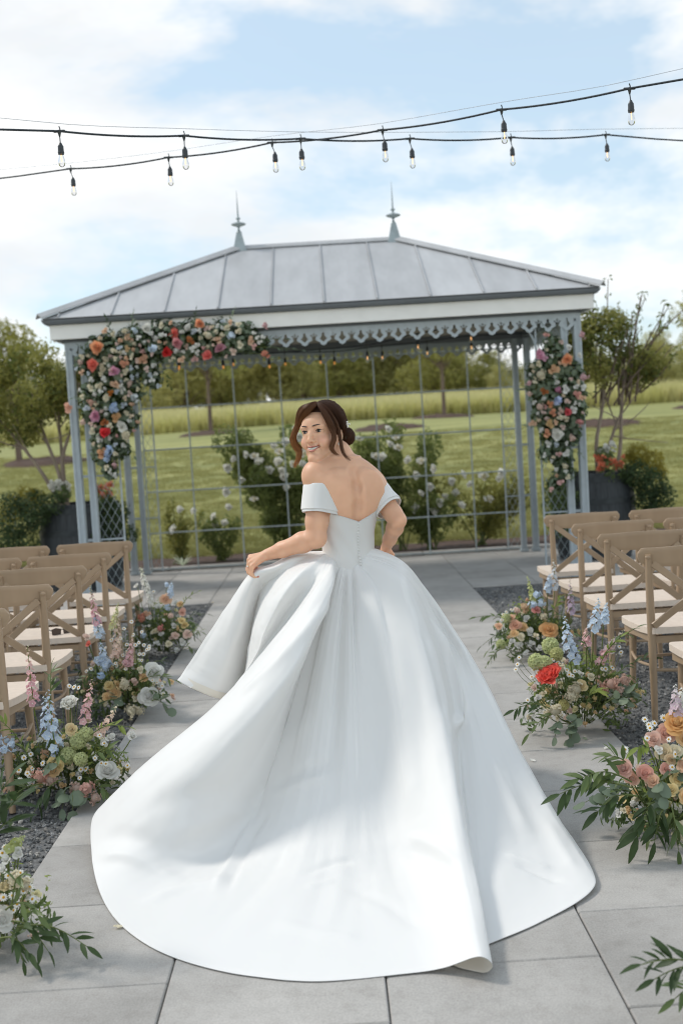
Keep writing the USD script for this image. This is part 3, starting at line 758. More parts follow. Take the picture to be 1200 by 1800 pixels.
far += [(13.6, 48, 0, .46), (16.3, 52, 1, .52), (11.2, 60, 3, .5), (10.2, 70, 0, .36), (14.2, 66, 0, .42)]
protos = [None] * 4
for x, y, k, s in far:
    lab = klab[k]; z = zt(x, y) - .05
    if protos[k] is None:
        m_, H_, W_, th_ = specs[k]
        protos[k] = make_tree('meadow_tree', lab, (x, y, z), H_, W_, th_, m_, 20 + k, n=5200, leaf=.27, group='trees beyond the meadow', clumps=20, rtr=.1)
        UsdGeom.Xformable(protos[k]).AddScaleOp().Set(Gf.Vec3f(s, s, s))
    else:
        copy_of(protos[k], lab, None, (x, y, z), rr_.uniform(0, 6.3), (s, s, s * rr_.uniform(.9, 1.1)))
# young lawn trees in mulch rings
def mulch_ring(lab, x, y, R):
    a = np.linspace(0, 2 * np.pi, 40, endpoint=False); rad = np.linspace(0, 1, 9)
    r = np.random.default_rng(int(abs(x) * 100))
    wob = 1 + .05 * np.sin(3 * a + x) + .03 * np.sin(7 * a)
    P = np.array([[x + R * q * wob[j] * math.cos(a[j]), y + R * q * wob[j] * math.sin(a[j]), 0] for q in rad for j in range(40)])
    P[:, 2] = terrain(P[:, 0], P[:, 1]) + .14 * (1 - np.repeat(rad, 40) ** 2) ** .6 + r.normal(0, .012, len(P)) - .02
    part('mulch_ring', (P, grid_faces(9, 40, True)), 'mulch', smooth=True, kind='structure', label=lab)
for lab, x, y, R in [('mulch ring at the left round a thin young trunk', -6.3, 27, 1.05), ('mulch ring round a young lawn tree left of centre', -3.6, 38, 1.1), ('mulch ring round a young lawn tree behind the bride', 1.7, 32, 1.0), ('mulch ring at the right behind the urn tree', 6.45, 28, 1.05), ('mulch ring round a young lawn tree right of centre', 4.0, 40, 1.1), ('far mulch ring at the right edge of the lawn', 11.6, 36, 1.1)]:
    mulch_ring(lab, x, y, R)
make_tree('young_tree', 'slim young tree on the lawn left of the bride, seen through the wire grid', (-3.6, 38, zt(-3.6, 38) + .08), 4.1, 2.7, 1.75, 'leaf_tree', 31, 2600, .17, 'young lawn trees')
make_tree('young_tree', 'slim young tree on the lawn right of the bride, seen through the wire grid', (4.0, 40, zt(4, 40) + .08), 4.2, 2.7, 1.8, 'leaf_tree', 32, 2600, .17, 'young lawn trees')
make_tree('young_tree', 'thin young tree in the mulch ring behind the left urn tree', (-6.9, 27, zt(-6.9, 27) + .08), 3.4, 1.8, 1.3, 'leaf_olive', 33, 1600, .14, 'young lawn trees')
make_tree('young_tree', 'young tree on the lawn near the right edge of the frame', (12.3, 37, zt(12.3, 37) + .08), 4.6, 3.3, 1.2, 'leaf_far', 34, 3600, .18, 'young lawn trees')

# the meadow: tall dry grass
def grass_tuft(r, n, h, w, spread):
    a = r.uniform(0, 6.3, n); R = spread * np.sqrt(r.random(n))
    base = np.c_[np.cos(a) * R, np.sin(a) * R, np.zeros(n)]
    b = r.uniform(0, 6.3, n); lean = r.uniform(.05, .45, n); hh = h * r.uniform(.5, 1.1, n)
    d = np.c_[np.cos(b), np.sin(b)]; side = np.c_[-d[:, 1], d[:, 0]] * w
    V = np.zeros((n, 5, 3))
    V[:, 0] = base; V[:, 0, :2] -= side; V[:, 1] = base; V[:, 1, :2] += side
    mid = base.copy(); mid[:, :2] += d * (lean * hh * .35)[:, None]; mid[:, 2] = hh * .6
    V[:, 2] = mid; V[:, 2, :2] += side * .8; V[:, 3] = mid; V[:, 3, :2] -= side * .8
    V[:, 4] = base; V[:, 4, :2] += d * (lean * hh)[:, None]; V[:, 4, 2] = hh
    f = np.array([[0, 1, 2], [0, 2, 3], [3, 2, 4]])
    return V.reshape(-1, 3), (f[None] + (np.arange(n) * 5)[:, None, None]).reshape(-1, 3)
def instancer(name, lab, cat, protos_, P, S, rz, idx):
    pi = UsdGeom.PointInstancer.Define(stage, numbered('/World', name)); base = str(pi.GetPath())
    rel = pi.CreatePrototypesRel()
    for nm, mesh, mt in protos_:
        rel.AddTarget(usdkit.mesh(stage, base + '/' + nm, mesh, M[mt]).GetPath())
    pi.CreatePositionsAttr(Vt.Vec3fArray.FromNumpy(np.asarray(P, np.float32)))
    pi.CreateScalesAttr(Vt.Vec3fArray.FromNumpy(np.repeat(np.asarray(S)[:, None], 3, 1).astype(np.float32)))
    pi.CreateOrientationsAttr(Vt.QuathArray([Gf.Quath(math.cos(a / 2), 0, 0, math.sin(a / 2)) for a in rz]))
    pi.CreateProtoIndicesAttr(Vt.IntArray.FromNumpy(np.asarray(idx, np.int32)))
    tag(pi, lab, cat, kind='stuff')
r = np.random.default_rng(4)
n = 5200
u = r.random(n) ** 1.4
Y = 43.5 + u * 32; X = r.uniform(-.36, .40, n) * Y
edge = 43.5 + 1.5 * np.sin(X * .3)
Y = np.maximum(Y, edge)
instancer('meadow_grass', 'band of tall straw green meadow grass above the lawn', 'meadow grass',
          [('dry_tuft', grass_tuft(r, 130, .75, .012, .75), 'grass_dry'), ('green_tuft', grass_tuft(r, 130, .62, .014, .75), 'grass_green'), ('straw_tuft', grass_tuft(r, 90, .85, .010, .8), 'grass_dry')],
          np.c_[X, Y, terrain(X, Y) - .03], r.uniform(.75, 1.15, n), r.uniform(0, 6.3, n), np.where(Y < edge + 5, r.choice(3, n, p=[.3, .6, .1]), r.choice(3, n, p=[.5, .15, .35])))
# lawn blades close behind the bed
n = 9000
Y = 15.7 + r.random(n) ** 1.6 * 14; X = r.uniform(-.36, .37, n) * Y
instancer('lawn_grass', 'short mown grass blades on the near lawn', 'grass', [('blades', grass_tuft(r, 60, .05, .0035, .20), 'leaf_lawn'), ('blades_pale', grass_tuft(r, 60, .05, .0035, .20), 'leaf_lawn')],
          np.c_[X, Y, terrain(X, Y) - .006], r.uniform(.7, 1.1, n), r.uniform(0, 6.3, n), r.choice(2, n, p=[.45, .55]))

# ---------------------------------------------------------------- barrels with trees and bedding
def barrel(lab, x, y):
    t = thing('barrel_planter', lab, 'planter', None, None, (x, y, 0))
    H, n = .93, 22
    zz = np.linspace(.01, H, 7); R = .355 + .095 * np.sin(np.pi * (zz / H) * .72 + .30)
    for k in range(n):
        a0, a1 = 2 * np.pi * (k + .008) / n, 2 * np.pi * (k + .992) / n
        v = []
        for z, rad in zip(zz, R):
            for rr, a in ((rad, a0), (rad + .004, (a0 + a1) / 2), (rad, a1), (rad - .025, a1), (rad - .025, a0)):
                v.append((rr * math.cos(a), rr * math.sin(a), z))
        part('stave', (np.array(v), np.vstack([grid_faces(7, 5, True)[:, ::-1], [[30, 31, 32], [30, 32, 33], [30, 33, 34]]])), 'barrel_wood', t)
    for z in (.14, .38, .63, .86):
        rad = float(np.interp(z, zz, R)) + .007
        part('hoop', lathe([(rad - .006, z - .03), (rad + .004, z - .03), (rad + .005, z + .03), (rad - .006, z + .03)], 40), 'barrel_hoop', t, smooth=30)
    part('soil', lathe([(0, .90), (.2, .89), (.405, .86)], 24), 'mulch', t)
BL, BR = (-2.70, 13.0), (2.88, 13.0)
barrel('dark wooden barrel planter at the left behind the pavilion column', *BL)
barrel('dark wooden barrel planter at the right behind the pavilion column', *BR)
def urn_tree(lab, base, seeds, stems, crowns, n, leaf, twigs=0):
    r = np.random.default_rng(seeds); t = thing('crape_myrtle', lab, 'tree', None, None, base)
    mb = MB()
    for s in stems:
        c = spl(s, 12); mb.tube(c, np.linspace(.026, .011, 12) , 8)
        for k in range(5):
            p = c[6 + k]; d = r.normal(0, .5, 3) + [0, 0, .8]; d /= np.linalg.norm(d)
            mb.tube(spl([p, p + d * .25 + r.normal(0, .03, 3), p + d * .55 + r.normal(0, .06, 3)], 7), np.linspace(.009, .003, 7), 5)
    part('trunk', mb.out(), 'bark_pale', t, smooth=True)
    cs = np.array([c[:3] for c in crowns]); rs = np.array([c[3] for c in crowns])
    sub_c, sub_r = [], []
    for c, q in zip(cs, rs):
        for k in range(9):
            sub_c.append(c + rand_dirs(r, 1)[0] * q * r.uniform(.3, 1.0)); sub_r.append(q * r.uniform(.25, .5))
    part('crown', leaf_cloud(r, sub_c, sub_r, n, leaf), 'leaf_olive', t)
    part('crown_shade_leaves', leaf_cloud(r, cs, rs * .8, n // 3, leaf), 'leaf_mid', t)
    if twigs:
        mb = MB(); tips = []
        for k in range(twigs):
            a = r.uniform(-.1, .75); p0 = np.array([r.uniform(-.1, .55), r.uniform(-.2, .2), r.uniform(.75, 1.1)])
            L = r.uniform(.5, 1.15); d = np.array([math.sin(a), r.normal(0, .2), math.cos(a)])
            q = spl([p0, p0 + d * L * .5 + r.normal(0, .03, 3), p0 + d * L + [.06, 0, 0]], 8)
            mb.tube(q, np.linspace(.011, .005, 8), 5); tips += [q[-1], q[-2], q[-3] + r.normal(0, .03, 3)]
        part('bare_twigs', mb.out(), 'bark', t, smooth=True)
        part('twig_leaves', leaf_cloud(r, tips, .05, 420, .06), 'leaf_mid', t)
    return t
urn_tree('multi stemmed tree growing out of the left barrel planter', (-2.86, 13.0, .88), 41,
         [[(0, 0, 0), (-.05, 0, .4), (-.18, .05, .8), (-.3, .1, 1.3)], [(.03, 0, 0), (0, 0, .5), (.12, 0, .85), (.25, 0, 1.35)], [(-.03, .02, 0), (-.2, 0, .35), (-.42, 0, .7), (-.75, .1, 1.1)], [(0, .05, 0), (-.02, .1, .6), (-.05, .2, 1.2)]],
         [(-.15, 0, 1.25, .46), (-.5, .1, 1.0, .42), (.12, 0, 1.2, .34), (-.75, 0, 1.3, .36), (-.3, .1, 1.55, .32), (-.95, .1, .95, .35), (.18, .1, 1.52, .25), (-.62, .1, 1.55, .25)], 7500, .062)
urn_tree('multi stemmed tree with bare upper twigs growing out of the right barrel planter', (2.95, 13.0, .88), 43,
         [[(0, 0, 0), (.0, 0, .4), (.1, .05, .8), (.12, .1, 1.3)], [(.18, 0, 0), (.26, 0, .35), (.3, 0, .85), (.45, 0, 1.4)], [(.04, .02, 0), (.16, 0, .4), (.3, 0, .72)]],
         [(.05, 0, 1.35, .38), (.42, .1, 1.2, .34), (.22, 0, 1.55, .3), (.58, 0, 1.12, .24), (.02, .1, 1.7, .24), (-.1, .1, 1.5, .3)], 5200, .058, twigs=26)

# flower heads in several kinds; colours are per vertex
def petal_grid(n, m, L, W, cup=.3, curl=.2, tip=.6, ruff=0.0, r=None):
    """petal along +x, opening to +z"""
    u = np.linspace(0, 1, n)[:, None]; w = np.linspace(-1, 1, m)[None]
    wid = W * np.sin(np.pi * np.clip(.12 + .80 * u, 0, 1)) ** .65
    wid = np.where(u > .7, wid * (1 - (1 - tip) * ((u - .7) / .3) ** 2), wid)
    x = L * u * (1 - .10 * w ** 2 * u); y = wid * w
    z = cup * W * w ** 2 + L * (curl * u ** 2)
    if ruff and r is not None: z = z + ruff * L * r.normal(size=(n, m)) * u
    return np.stack(np.broadcast_arrays(x, y, z), -1).reshape(-1, 3), grid_faces(n, m)
def shade(c, k): return np.clip(np.asarray(c, float) * k, 0, 1)

def rose_head(r, c, c_in=None, n=17, fine=True, openness=1.0):
    """radius about 1, looking along +z: a tight heart, cupped petals leaning further out round it"""
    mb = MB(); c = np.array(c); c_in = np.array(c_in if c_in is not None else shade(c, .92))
    g = (5, 5) if fine else (3, 3)
    n = int(n * 1.5) if fine else n
    for k in range(n):
        f = (k + .5) / n
        tilt = math.radians(122 - 88 * f ** .9 * openness)           # the heart closes, the rim opens
        L = .50 + .42 * f; W = .30 + .30 * f
        u = np.linspace(0, 1, g[0])[:, None]; w = np.linspace(-1, 1, g[1])[None]
        wid = W * np.sin(np.pi * np.clip(.14 + .72 * u, 0, 1)) ** .55
        ang = w * wid / (.16 + .42 * f)                               # wraps round the heart
        R_ = (.10 + .42 * f) * (.55 + .45 * u) + u * L * math.cos(tilt) - .05 * f * (u > .9) * (1 - w ** 2) * -2
        x, y = R_ * np.cos(ang * .8), R_ * np.sin(ang * .8)
        z = L * u * math.sin(tilt) - .34 * f - .10 * f * w ** 2 * u + r.normal(0, .02, (g[0], g[1])) * u
        z = z - .22 * f ** 2 * np.clip(u - .7, 0, 1) / .3            # the lip rolls back
        v = np.stack(np.broadcast_arrays(x, y, z), -1).reshape(-1, 3) * .82
        v = v @ rot('z', k * 2.39996 + r.normal(0, .12)).T
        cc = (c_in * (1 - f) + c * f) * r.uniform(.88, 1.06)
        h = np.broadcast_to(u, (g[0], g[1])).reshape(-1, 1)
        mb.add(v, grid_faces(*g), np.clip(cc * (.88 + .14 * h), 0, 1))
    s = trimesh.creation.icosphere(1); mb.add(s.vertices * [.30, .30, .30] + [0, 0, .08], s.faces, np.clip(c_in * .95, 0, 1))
    return mb
def peony_head(r, c, n=34, fine=True):
    mb = MB(); c = np.array(c)
    g = (4, 4) if fine else (3, 3)
    for k in range(n):
        f = (k + .5) / n; tilt = math.radians(96 - 66 * f ** 1.1)
        v, fc = petal_grid(*g, .45 + .45 * f, .28 + .32 * f, .35, -.10 - .12 * f, .9, .05, r)
        v = v @ rot('y', -tilt).T; v[:, 0] += .06 + .12 * f; v[:, 2] -= .25 * f
        v = v @ rot('z', k * 2.39996 + r.normal(0, .25)).T
        mb.add(v, fc, np.clip(c * r.uniform(.85, 1.12) * (1.05 - .0 * f), 0, 1))
    return mb
def daisy_head(r, c=(.9, .9, .86)):
    mb = MB()
    for k in range(11):
        v, fc = petal_grid(3, 3, .78, .2, .1, -.1, .8)
        v[:, 0] += .2; v = v @ rot('z', k * 2 * np.pi / 11 + r.normal(0, .06)).T
        mb.add(v, fc, c)
    mb.add(*lathe([(.32, 0), (.30, .12), (.2, .24), (0, .30)], 8), color=(.72, .42, .03))
    return mb
def five_petal(r, c, n=5, L=.9, W=.42, eye=None):
    mb = MB()
    for k in range(n):
        v, fc = petal_grid(3, 3, L, W, .25, .22, .8)
        v[:, 0] += .06; v = v @ rot('z', k * 2 * np.pi / n + r.normal(0, .12)).T
        mb.add(v, fc, np.clip(np.array(c) * r.uniform(.88, 1.08), 0, 1))
    if eye is not None: mb.add(*lathe([(.18, .05), (.14, .2), (0, .26)], 6), color=eye)
    return mb
def ball_head(r, c, n=46):
    """viburnum or hydrangea: a ball of florets"""
    mb = MB(); i = np.arange(n); z = 1 - 1.75 * (i + .5) / n; q = np.sqrt(np.clip(1 - z * z, 0, 1)); a = i * 2.39996
    D = np.c_[q * np.cos(a), q * np.sin(a), z] ; Rm = frames(D, r.uniform(0, 6, n))
    for k in range(n):
        fl = five_petal(r, shade(c, r.uniform(.82, 1.1)), 4, .30, .17)
        v, f = fl.out(); mb.add(v @ Rm[k].T + D[k] * r.uniform(.78, .92), f, fl.colors())
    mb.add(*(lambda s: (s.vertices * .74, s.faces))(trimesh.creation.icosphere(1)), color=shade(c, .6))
    return mb
def cluster_head(r, c, n=16, sub=.36, kind='stock'):
    """stock, spray roses, small clustered blooms"""
    mb = MB()
    for k in range(n):
        d = rand_dirs(r, 1, .5)[0]; p = d * r.uniform(.45, .85)
        h = rose_head(r, shade(c, r.uniform(.85, 1.1)), None, 6, False, 1.1)
        v, f = h.out(); mb.add((v * sub) @ frames(d, r.uniform(0, 6))[0].T + p, f, h.colors())
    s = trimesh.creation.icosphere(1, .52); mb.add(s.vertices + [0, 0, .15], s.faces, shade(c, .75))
    return mb
def spike_head(r, c, n=26, L=1.0, wid=.13, tipc=None, floret=.075, bare=.1):
    """delphinium, larkspur: florets up a stem, length L along +z"""
    mb = MB(); tipc = tipc if tipc is not None else shade(c, .9)
    mb.tube([(0, 0, -.12 * L), (0.01, 0, L * .5), (0, 0.0, L)], [.010, .008, .003], 5)
    mb.c[-1][:] = (.22, .3, .08)
    for k in range(n):
        f = k / (n - 1.0); z = L * (bare + (1 - bare) * f); a = k * 2.39996
        s = floret * (1.1 - .85 * f ** 1.6); q = wid * (.42 - .34 * f)
        d = np.array([math.cos(a), math.sin(a), .35 + .9 * f])
        h = five_petal(r, np.array(c) * (1 - f ** 3) + np.array(tipc) * f ** 3, 5, .95, .5, (.9, .9, .8) if f < .8 else None)
        v, fc = h.out(); mb.add((v * s) @ frames(d, r.uniform(0, 6))[0].T + np.array([math.cos(a) * q, math.sin(a) * q, z]), fc, h.colors())
    return mb
def bell_head(r, c):
    """lisianthus, sweet pea: a loose cup"""
    return rose_head(r, c, shade(c, .9), 8, True, .75)

WHITE, CREAM, PEACH, CORAL, BLUSH, PINK, MAGENTA, BLUE, LIME, YELLOW, APRICOT, RUST, LILAC = (.84, .83, .78), (.84, .77, .58), (.86, .58, .40), (.84, .22, .16), (.86, .66, .56), (.82, .54, .55), (.66, .30, .42), (.68, .77, .87), (.64, .68, .36), (.86, .70, .36), (.86, .62, .34), (.48, .17, .06), (.74, .60, .74)
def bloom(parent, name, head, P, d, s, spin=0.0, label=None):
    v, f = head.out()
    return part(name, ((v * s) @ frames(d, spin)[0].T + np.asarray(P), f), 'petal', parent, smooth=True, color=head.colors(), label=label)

# ---------------------------------------------------------------- rose bushes behind the wire grid
def rose_bush(lab, x, y, H, W, n, blooms, seed, mat='leaf_green', sparse=1.0):
    r = np.random.default_rng(seed); t = thing('rose_bush', lab, 'rose bush', None, None, (x, y, 0))
    mb = MB(); tips = []
    for k in range(11):
        a = r.uniform(0, 6.3); R = W * .5 * r.uniform(.2, 1.0); h = H * r.uniform(.55, 1.0)
        e = np.array([math.cos(a) * R, math.sin(a) * R * .5, h])
        q = spl([(r.normal(0, .04), r.normal(0, .03), 0), e * [.45, .45, .5] + r.normal(0, .03, 3), e], 10)
        mb.tube(q, np.linspace(.010, .004, 10), 6); tips += [q[k_] for k_ in (3, 5, 6, 7, 8, 9)]
    part('cane', mb.out(), 'stem', t, smooth=True)
    tips = np.array(tips)
    part('foliage', leaf_cloud(r, tips, W * .092 * np.ones(len(tips)) * r.uniform(.6, 1.3, len(tips)), int(n * 1.0), .072), mat, t)
    for bx, bz in list(blooms) + [(r.uniform(-.42, .42) * W, H * r.uniform(.45, 1.0)) for _ in range(len(blooms) // 2 + 2)]:
        h = peony_head(r, WHITE, 16, False) if r.random() < .7 else rose_head(r, WHITE, CREAM, 10, False)
        bloom(t, 'white_rose', h, (bx, -W * .18 + r.uniform(-.06, .05), bz), (r.normal(0, .5), -1, r.uniform(.1, 1.1)), r.uniform(.052, .080))
    return t
rose_bush('tall wide rose bush thick with white blooms left of the bride', -.60, 14.8, 1.62, 1.8, 9000,
          [(-.52, 1.28), (-.36, 1.33), (-.27, 1.30), (-.22, 1.22), (.02, 1.22), (-.44, 1.02), (.28, 1.50), (.34, 1.30), (.12, 1.45), (-.60, 1.18), (.44, 1.56), (.20, 1.18), (-.1, 1.12), (.5, 1.2), (-.3, .78), (-.62, .70), (.1, .9), (.4, 1.42)], 51, 'leaf_rose')
rose_bush('tall rose bush with a few white blooms right of the bride', .88, 14.85, 1.55, 1.65, 6500, [(-.10, 1.35), (.0, 1.30), (.28, 1.12), (.42, 1.02), (-.2, 1.2), (.36, .8), (-.02, 1.42), (.2, .95)], 52, 'leaf_rose')
rose_bush('low sparse rose bush with white buds beside the right rear post', 1.86, 14.9, 1.1, 1.4, 3200, [(-.2, .92), (.05, .88), (.24, .84), (.1, .6), (-.3, .7)], 53, 'leaf_olive')
rose_bush('small upright rose bush beside the left rear post', -1.88, 14.8, .85, .75, 800, [(.05, .7)], 54, 'leaf_olive')
rose_bush('low rose bush at the foot of the wire grid, left of the tall white one', -1.40, 14.9, .62, .8, 900, [(.1, .5)], 55, 'leaf_rose')
rose_bush('low dark rose bush at the foot of the wire grid, right of the bride', 1.25, 14.7, .8, .9, 2400, [(.1, .6), (-.2, .55)], 56, 'leaf_rose')
rose_bush('low rose bush hidden behind the skirt at the foot of the grid', .12, 14.9, .8, .8, 1400, [(.1, .6)], 57, 'leaf_rose')
t = thing('bladed_plant', 'small white edged spiky plant at the foot of the grid on the left', 'plant', None, None, (-1.82, 14.45, .02))
r = np.random.default_rng(8)
for k in range(14):
    a = k * 2.4; v, f = leaf_tpl(.10, .02, 2); v = (v * r.uniform(.16, .26)) @ rot('y', -r.uniform(.5, 1.2)).T @ rot('z', a).T
    part('blade', (v, f), 'petal', t, color=(.62, .68, .52))

# bedding plants in and by the barrels
def shrub(name, lab, cat, loc, clumps, n, leaf, mat, seed, tpl=LEAF):
    r = np.random.default_rng(seed); t = thing(name, lab, cat, None, None, loc)
    mb = MB()
    for c in clumps:
        mb.tube(spl([(0, 0, -.02), np.array(c[:3]) * [.5, .5, .7], np.array(c[:3])], 6), np.linspace(.008, .003, 6), 5)
    part('stem', mb.out(), 'stem', t)
    part('foliage', leaf_cloud(r, [c[:3] for c in clumps], [c[3] for c in clumps], n, leaf, tpl), mat, t)
    return t
shrub('trailing_shrub', 'dark green shrub trailing over the left barrel', 'shrub', (-2.95, 12.75, .9), [(-.15, -.1, .02, .2), (-.35, -.1, -.1, .22), (-.48, -.1, -.3, .2), (-.62, -.1, -.42, .17), (-.3, -.1, -.35, .2), (.05, -.15, .05, .14), (-.12, -.18, -.1, .14), (-.42, -.1, .08, .14)], 3400, .05, 'leaf_dark', 61)
shrub('golden_shrub', 'yellow green conifer shrub in the left barrel', 'shrub', (-3.12, 13.0, .9), [(-.15, 0, .12, .15), (-.3, 0, .02, .16), (-.05, 0, .1, .12), (-.4, -.05, -.12, .13)], 1500, .045, 'leaf_gold', 62)
shrub('trailing_shrub', 'dark green shrub at the pavilion side of the left barrel', 'shrub', (-2.42, 12.7, .88), [(.05, 0, .0, .15), (.12, 0, -.15, .15), (.0, -.05, -.3, .14), (.2, 0, -.05, .12), (.3, 0, -.3, .1), (.1, 0, -.45, .12)], 2000, .045, 'leaf_dark', 63)
shrub('golden_shrub', 'yellow green conifer shrub in the right barrel', 'shrub', (3.30, 13.0, .9), [(.1, 0, .18, .15), (.24, 0, .1, .15), (.0, 0, .12, .12), (.3, 0, -.02, .12)], 1700, .045, 'leaf_gold', 64)
shrub('trailing_shrub', 'dark green shrub trailing over the right barrel', 'shrub', (3.25, 12.8, .88), [(.05, -.1, .0, .18), (.2, -.1, -.12, .2), (.3, -.1, -.25, .16), (.12, -.15, -.28, .16), (-.05, -.15, .02, .12), (.18, -.1, -.4, .1)], 2600, .05, 'leaf_dark', 65)
shrub('trailing_shrub', 'dark green foliage at the pavilion side of the right barrel', 'shrub', (2.62, 12.7, .88), [(-.1, 0, .05, .14), (-.2, 0, -.1, .16), (-.22, 0, -.3, .15), (-.05, -.05, -.18, .12), (-.18, 0, -.5, .12)], 1900, .045, 'leaf_green', 66)
def bedding(name, lab, loc, c, n, w, s, seed, head='rose'):
    r = np.random.default_rng(seed); t = thing(name, lab, 'flowers', None, None, loc)
    part('foliage', leaf_cloud(r, [(0, 0, -.06)], w * .5, 260, .05), 'leaf_green', t)
    for k in range(n):
        P = np.array([r.uniform(-.5, .5) * w, r.uniform(-.4, .2) * w, r.uniform(-.3, .5) * w * .6])
        h = rose_head(r, shade(c, r.uniform(.85, 1.1)), None, 7, False, 1.1)
        bloom(t, 'flower_head', h, P, (r.normal(0, .5), -1, r.uniform(.2, 1)), s * r.uniform(.8, 1.2))
bedding('coral_begonia', 'coral begonias at the rim of the left barrel behind the lattice', (-2.40, 12.72, 1.04), (.78, .25, .14), 22, .26, .038, 71)
bedding('coral_begonia', 'coral begonias at the rim of the right barrel', (3.0, 12.65, 1.02), (.78, .22, .12), 24, .30, .040, 72)
bedding('white_petunia', 'white flowers at the foot of the tree in the left barrel', (-2.82, 12.7, 1.12), (.80, .78, .70), 12, .20, .045, 73)
bedding('white_petunia', 'white flowers at the foot of the tree in the right barrel', (2.96, 12.72, 1.17), (.80, .79, .72), 10, .20, .04, 74)
# ================================================================ the bride
def px3(x, y, Y):
    """point of the real scene seen at photo pixel (x, y), at distance Y along the aisle"""
    d = FW * F_PX + RC * (x - 600) - UC * (y - 900)
    return np.array([0, 0, EYE]) + d / d[1] * Y

def surface_nets(Fv, org, h):
    s = Fv < 0
    c = [(i, j, k) for i in (0, 1) for j in (0, 1) for k in (0, 1)]
    n0, n1, n2 = Fv.shape
    sub = lambda A, o: A[o[0]:n0 - 1 + o[0], o[1]:n1 - 1 + o[1], o[2]:n2 - 1 + o[2]]
    anyc = np.zeros((n0 - 1, n1 - 1, n2 - 1), bool); allc = np.ones_like(anyc)
    for o in c: anyc |= sub(s, o); allc &= sub(s, o)
    mix = anyc & ~allc
    I = np.argwhere(mix); idx = np.full(mix.shape, -1, np.int32); idx[mix] = np.arange(len(I))
    val = np.stack([Fv[I[:, 0] + o[0], I[:, 1] + o[1], I[:, 2] + o[2]] for o in c], 1)
    C = np.array(c, float); acc = np.zeros((len(I), 3)); cnt = np.zeros(len(I))
    for a in range(8):
        for b in range(a + 1, 8):
            if np.abs(C[a] - C[b]).sum() != 1: continue
            m = (val[:, a] < 0) != (val[:, b] < 0)
            t = val[m, a] / (val[m, a] - val[m, b]); acc[m] += C[a] + t[:, None] * (C[b] - C[a]); cnt[m] += 1
    V = np.asarray(org) + (I + acc / cnt[:, None]) * h
    Q = []
    for ax in range(3):
        o1, o2 = [(1, 2), (2, 0), (0, 1)][ax]
        sl0 = [slice(1, -1)] * 3; sl0[ax] = slice(0, -1); sl1 = list(sl0); sl1[ax] = slice(1, None)
        A, B = s[tuple(sl0)], s[tuple(sl1)]
        for flip, m in ((False, A & ~B), (True, ~A & B)):
            P = np.argwhere(m); P[:, o1] += 1; P[:, o2] += 1
            def cell(d1, d2):
                q = P.copy(); q[:, o1] -= d1; q[:, o2] -= d2; return idx[q[:, 0], q[:, 1], q[:, 2]]
            q = np.stack([cell(1, 1), cell(0, 1), cell(0, 0), cell(1, 0)], 1)
            Q.append(q[:, ::-1] if flip else q)
    Q = np.vstack(Q); Q = Q[(Q >= 0).all(1)]
    return V, np.vstack([Q[:, [0, 1, 2]], Q[:, [0, 2, 3]]])

class Field:
    def __init__(s, lo, hi, h):
        s.lo, s.h = np.array(lo, float), h
        s.n = np.ceil((np.array(hi) - s.lo) / h).astype(int) + 1
        s.F = np.full(s.n, .08, np.float32)
        s.ax = [(s.lo[k] + np.arange(s.n[k]) * h).astype(np.float32) for k in range(3)]
    def put(s, lo, hi, fn, k=.01, sub=False):
        a = np.clip(((np.array(lo) - s.lo) / s.h).astype(int) - 1, 0, s.n); b = np.clip(((np.array(hi) - s.lo) / s.h).astype(int) + 2, 0, s.n)
        if (b <= a).any(): return
        X, Y, Z = np.meshgrid(*[s.ax[i][a[i]:b[i]] for i in range(3)], indexing='ij', sparse=True)
        d = fn(X, Y, Z).astype(np.float32)
        V = s.F[a[0]:b[0], a[1]:b[1], a[2]:b[2]]
        if sub:
            A, B = V, -d; hh = np.clip(.5 - .5 * (B - A) / k, 0, 1); V[:] = B + (A - B) * hh + k * hh * (1 - hh)
        else:
            hh = np.clip(.5 + .5 * (V - d) / k, 0, 1); V[:] = V + (d - V) * hh - k * hh * (1 - hh)
    def cone(s, a, b, ra, rb, k=.012, sub=False):
        a, b = np.array(a, float), np.array(b, float); d = b - a; L2 = d @ d + 1e-12; m = max(ra, rb) + k + .006
        def fn(X, Y, Z):
            px, py, pz = X - a[0], Y - a[1], Z - a[2]
            t = np.clip((px * d[0] + py * d[1] + pz * d[2]) / L2, 0, 1)
            return np.sqrt((px - t * d[0]) ** 2 + (py - t * d[1]) ** 2 + (pz - t * d[2]) ** 2) - (ra + (rb - ra) * t)
        s.put(np.minimum(a, b) - m, np.maximum(a, b) + m, fn, k, sub)
    def chain(s, P, R, k=.012):
        for i in range(len(P) - 1): s.cone(P[i], P[i + 1], R[i], R[i + 1], k)
    def ell(s, c, r, B=None, k=.012, sub=False):
        c, r = np.array(c, float), np.array(r, float); B = np.eye(3) if B is None else B; m = r.max() + k + .006
        def fn(X, Y, Z):
            p = [X - c[0], Y - c[1], Z - c[2]]
            q = [sum(p[i] * B[j][i] for i in range(3)) / r[j] for j in range(3)]
            l0 = np.sqrt(q[0] ** 2 + q[1] ** 2 + q[2] ** 2)
            l1 = np.sqrt((q[0] / r[0]) ** 2 + (q[1] / r[1]) ** 2 + (q[2] / r[2]) ** 2) + 1e-9
            return l0 * (l0 - 1) / l1
        s.put(c - m, c + m, fn, k, sub)

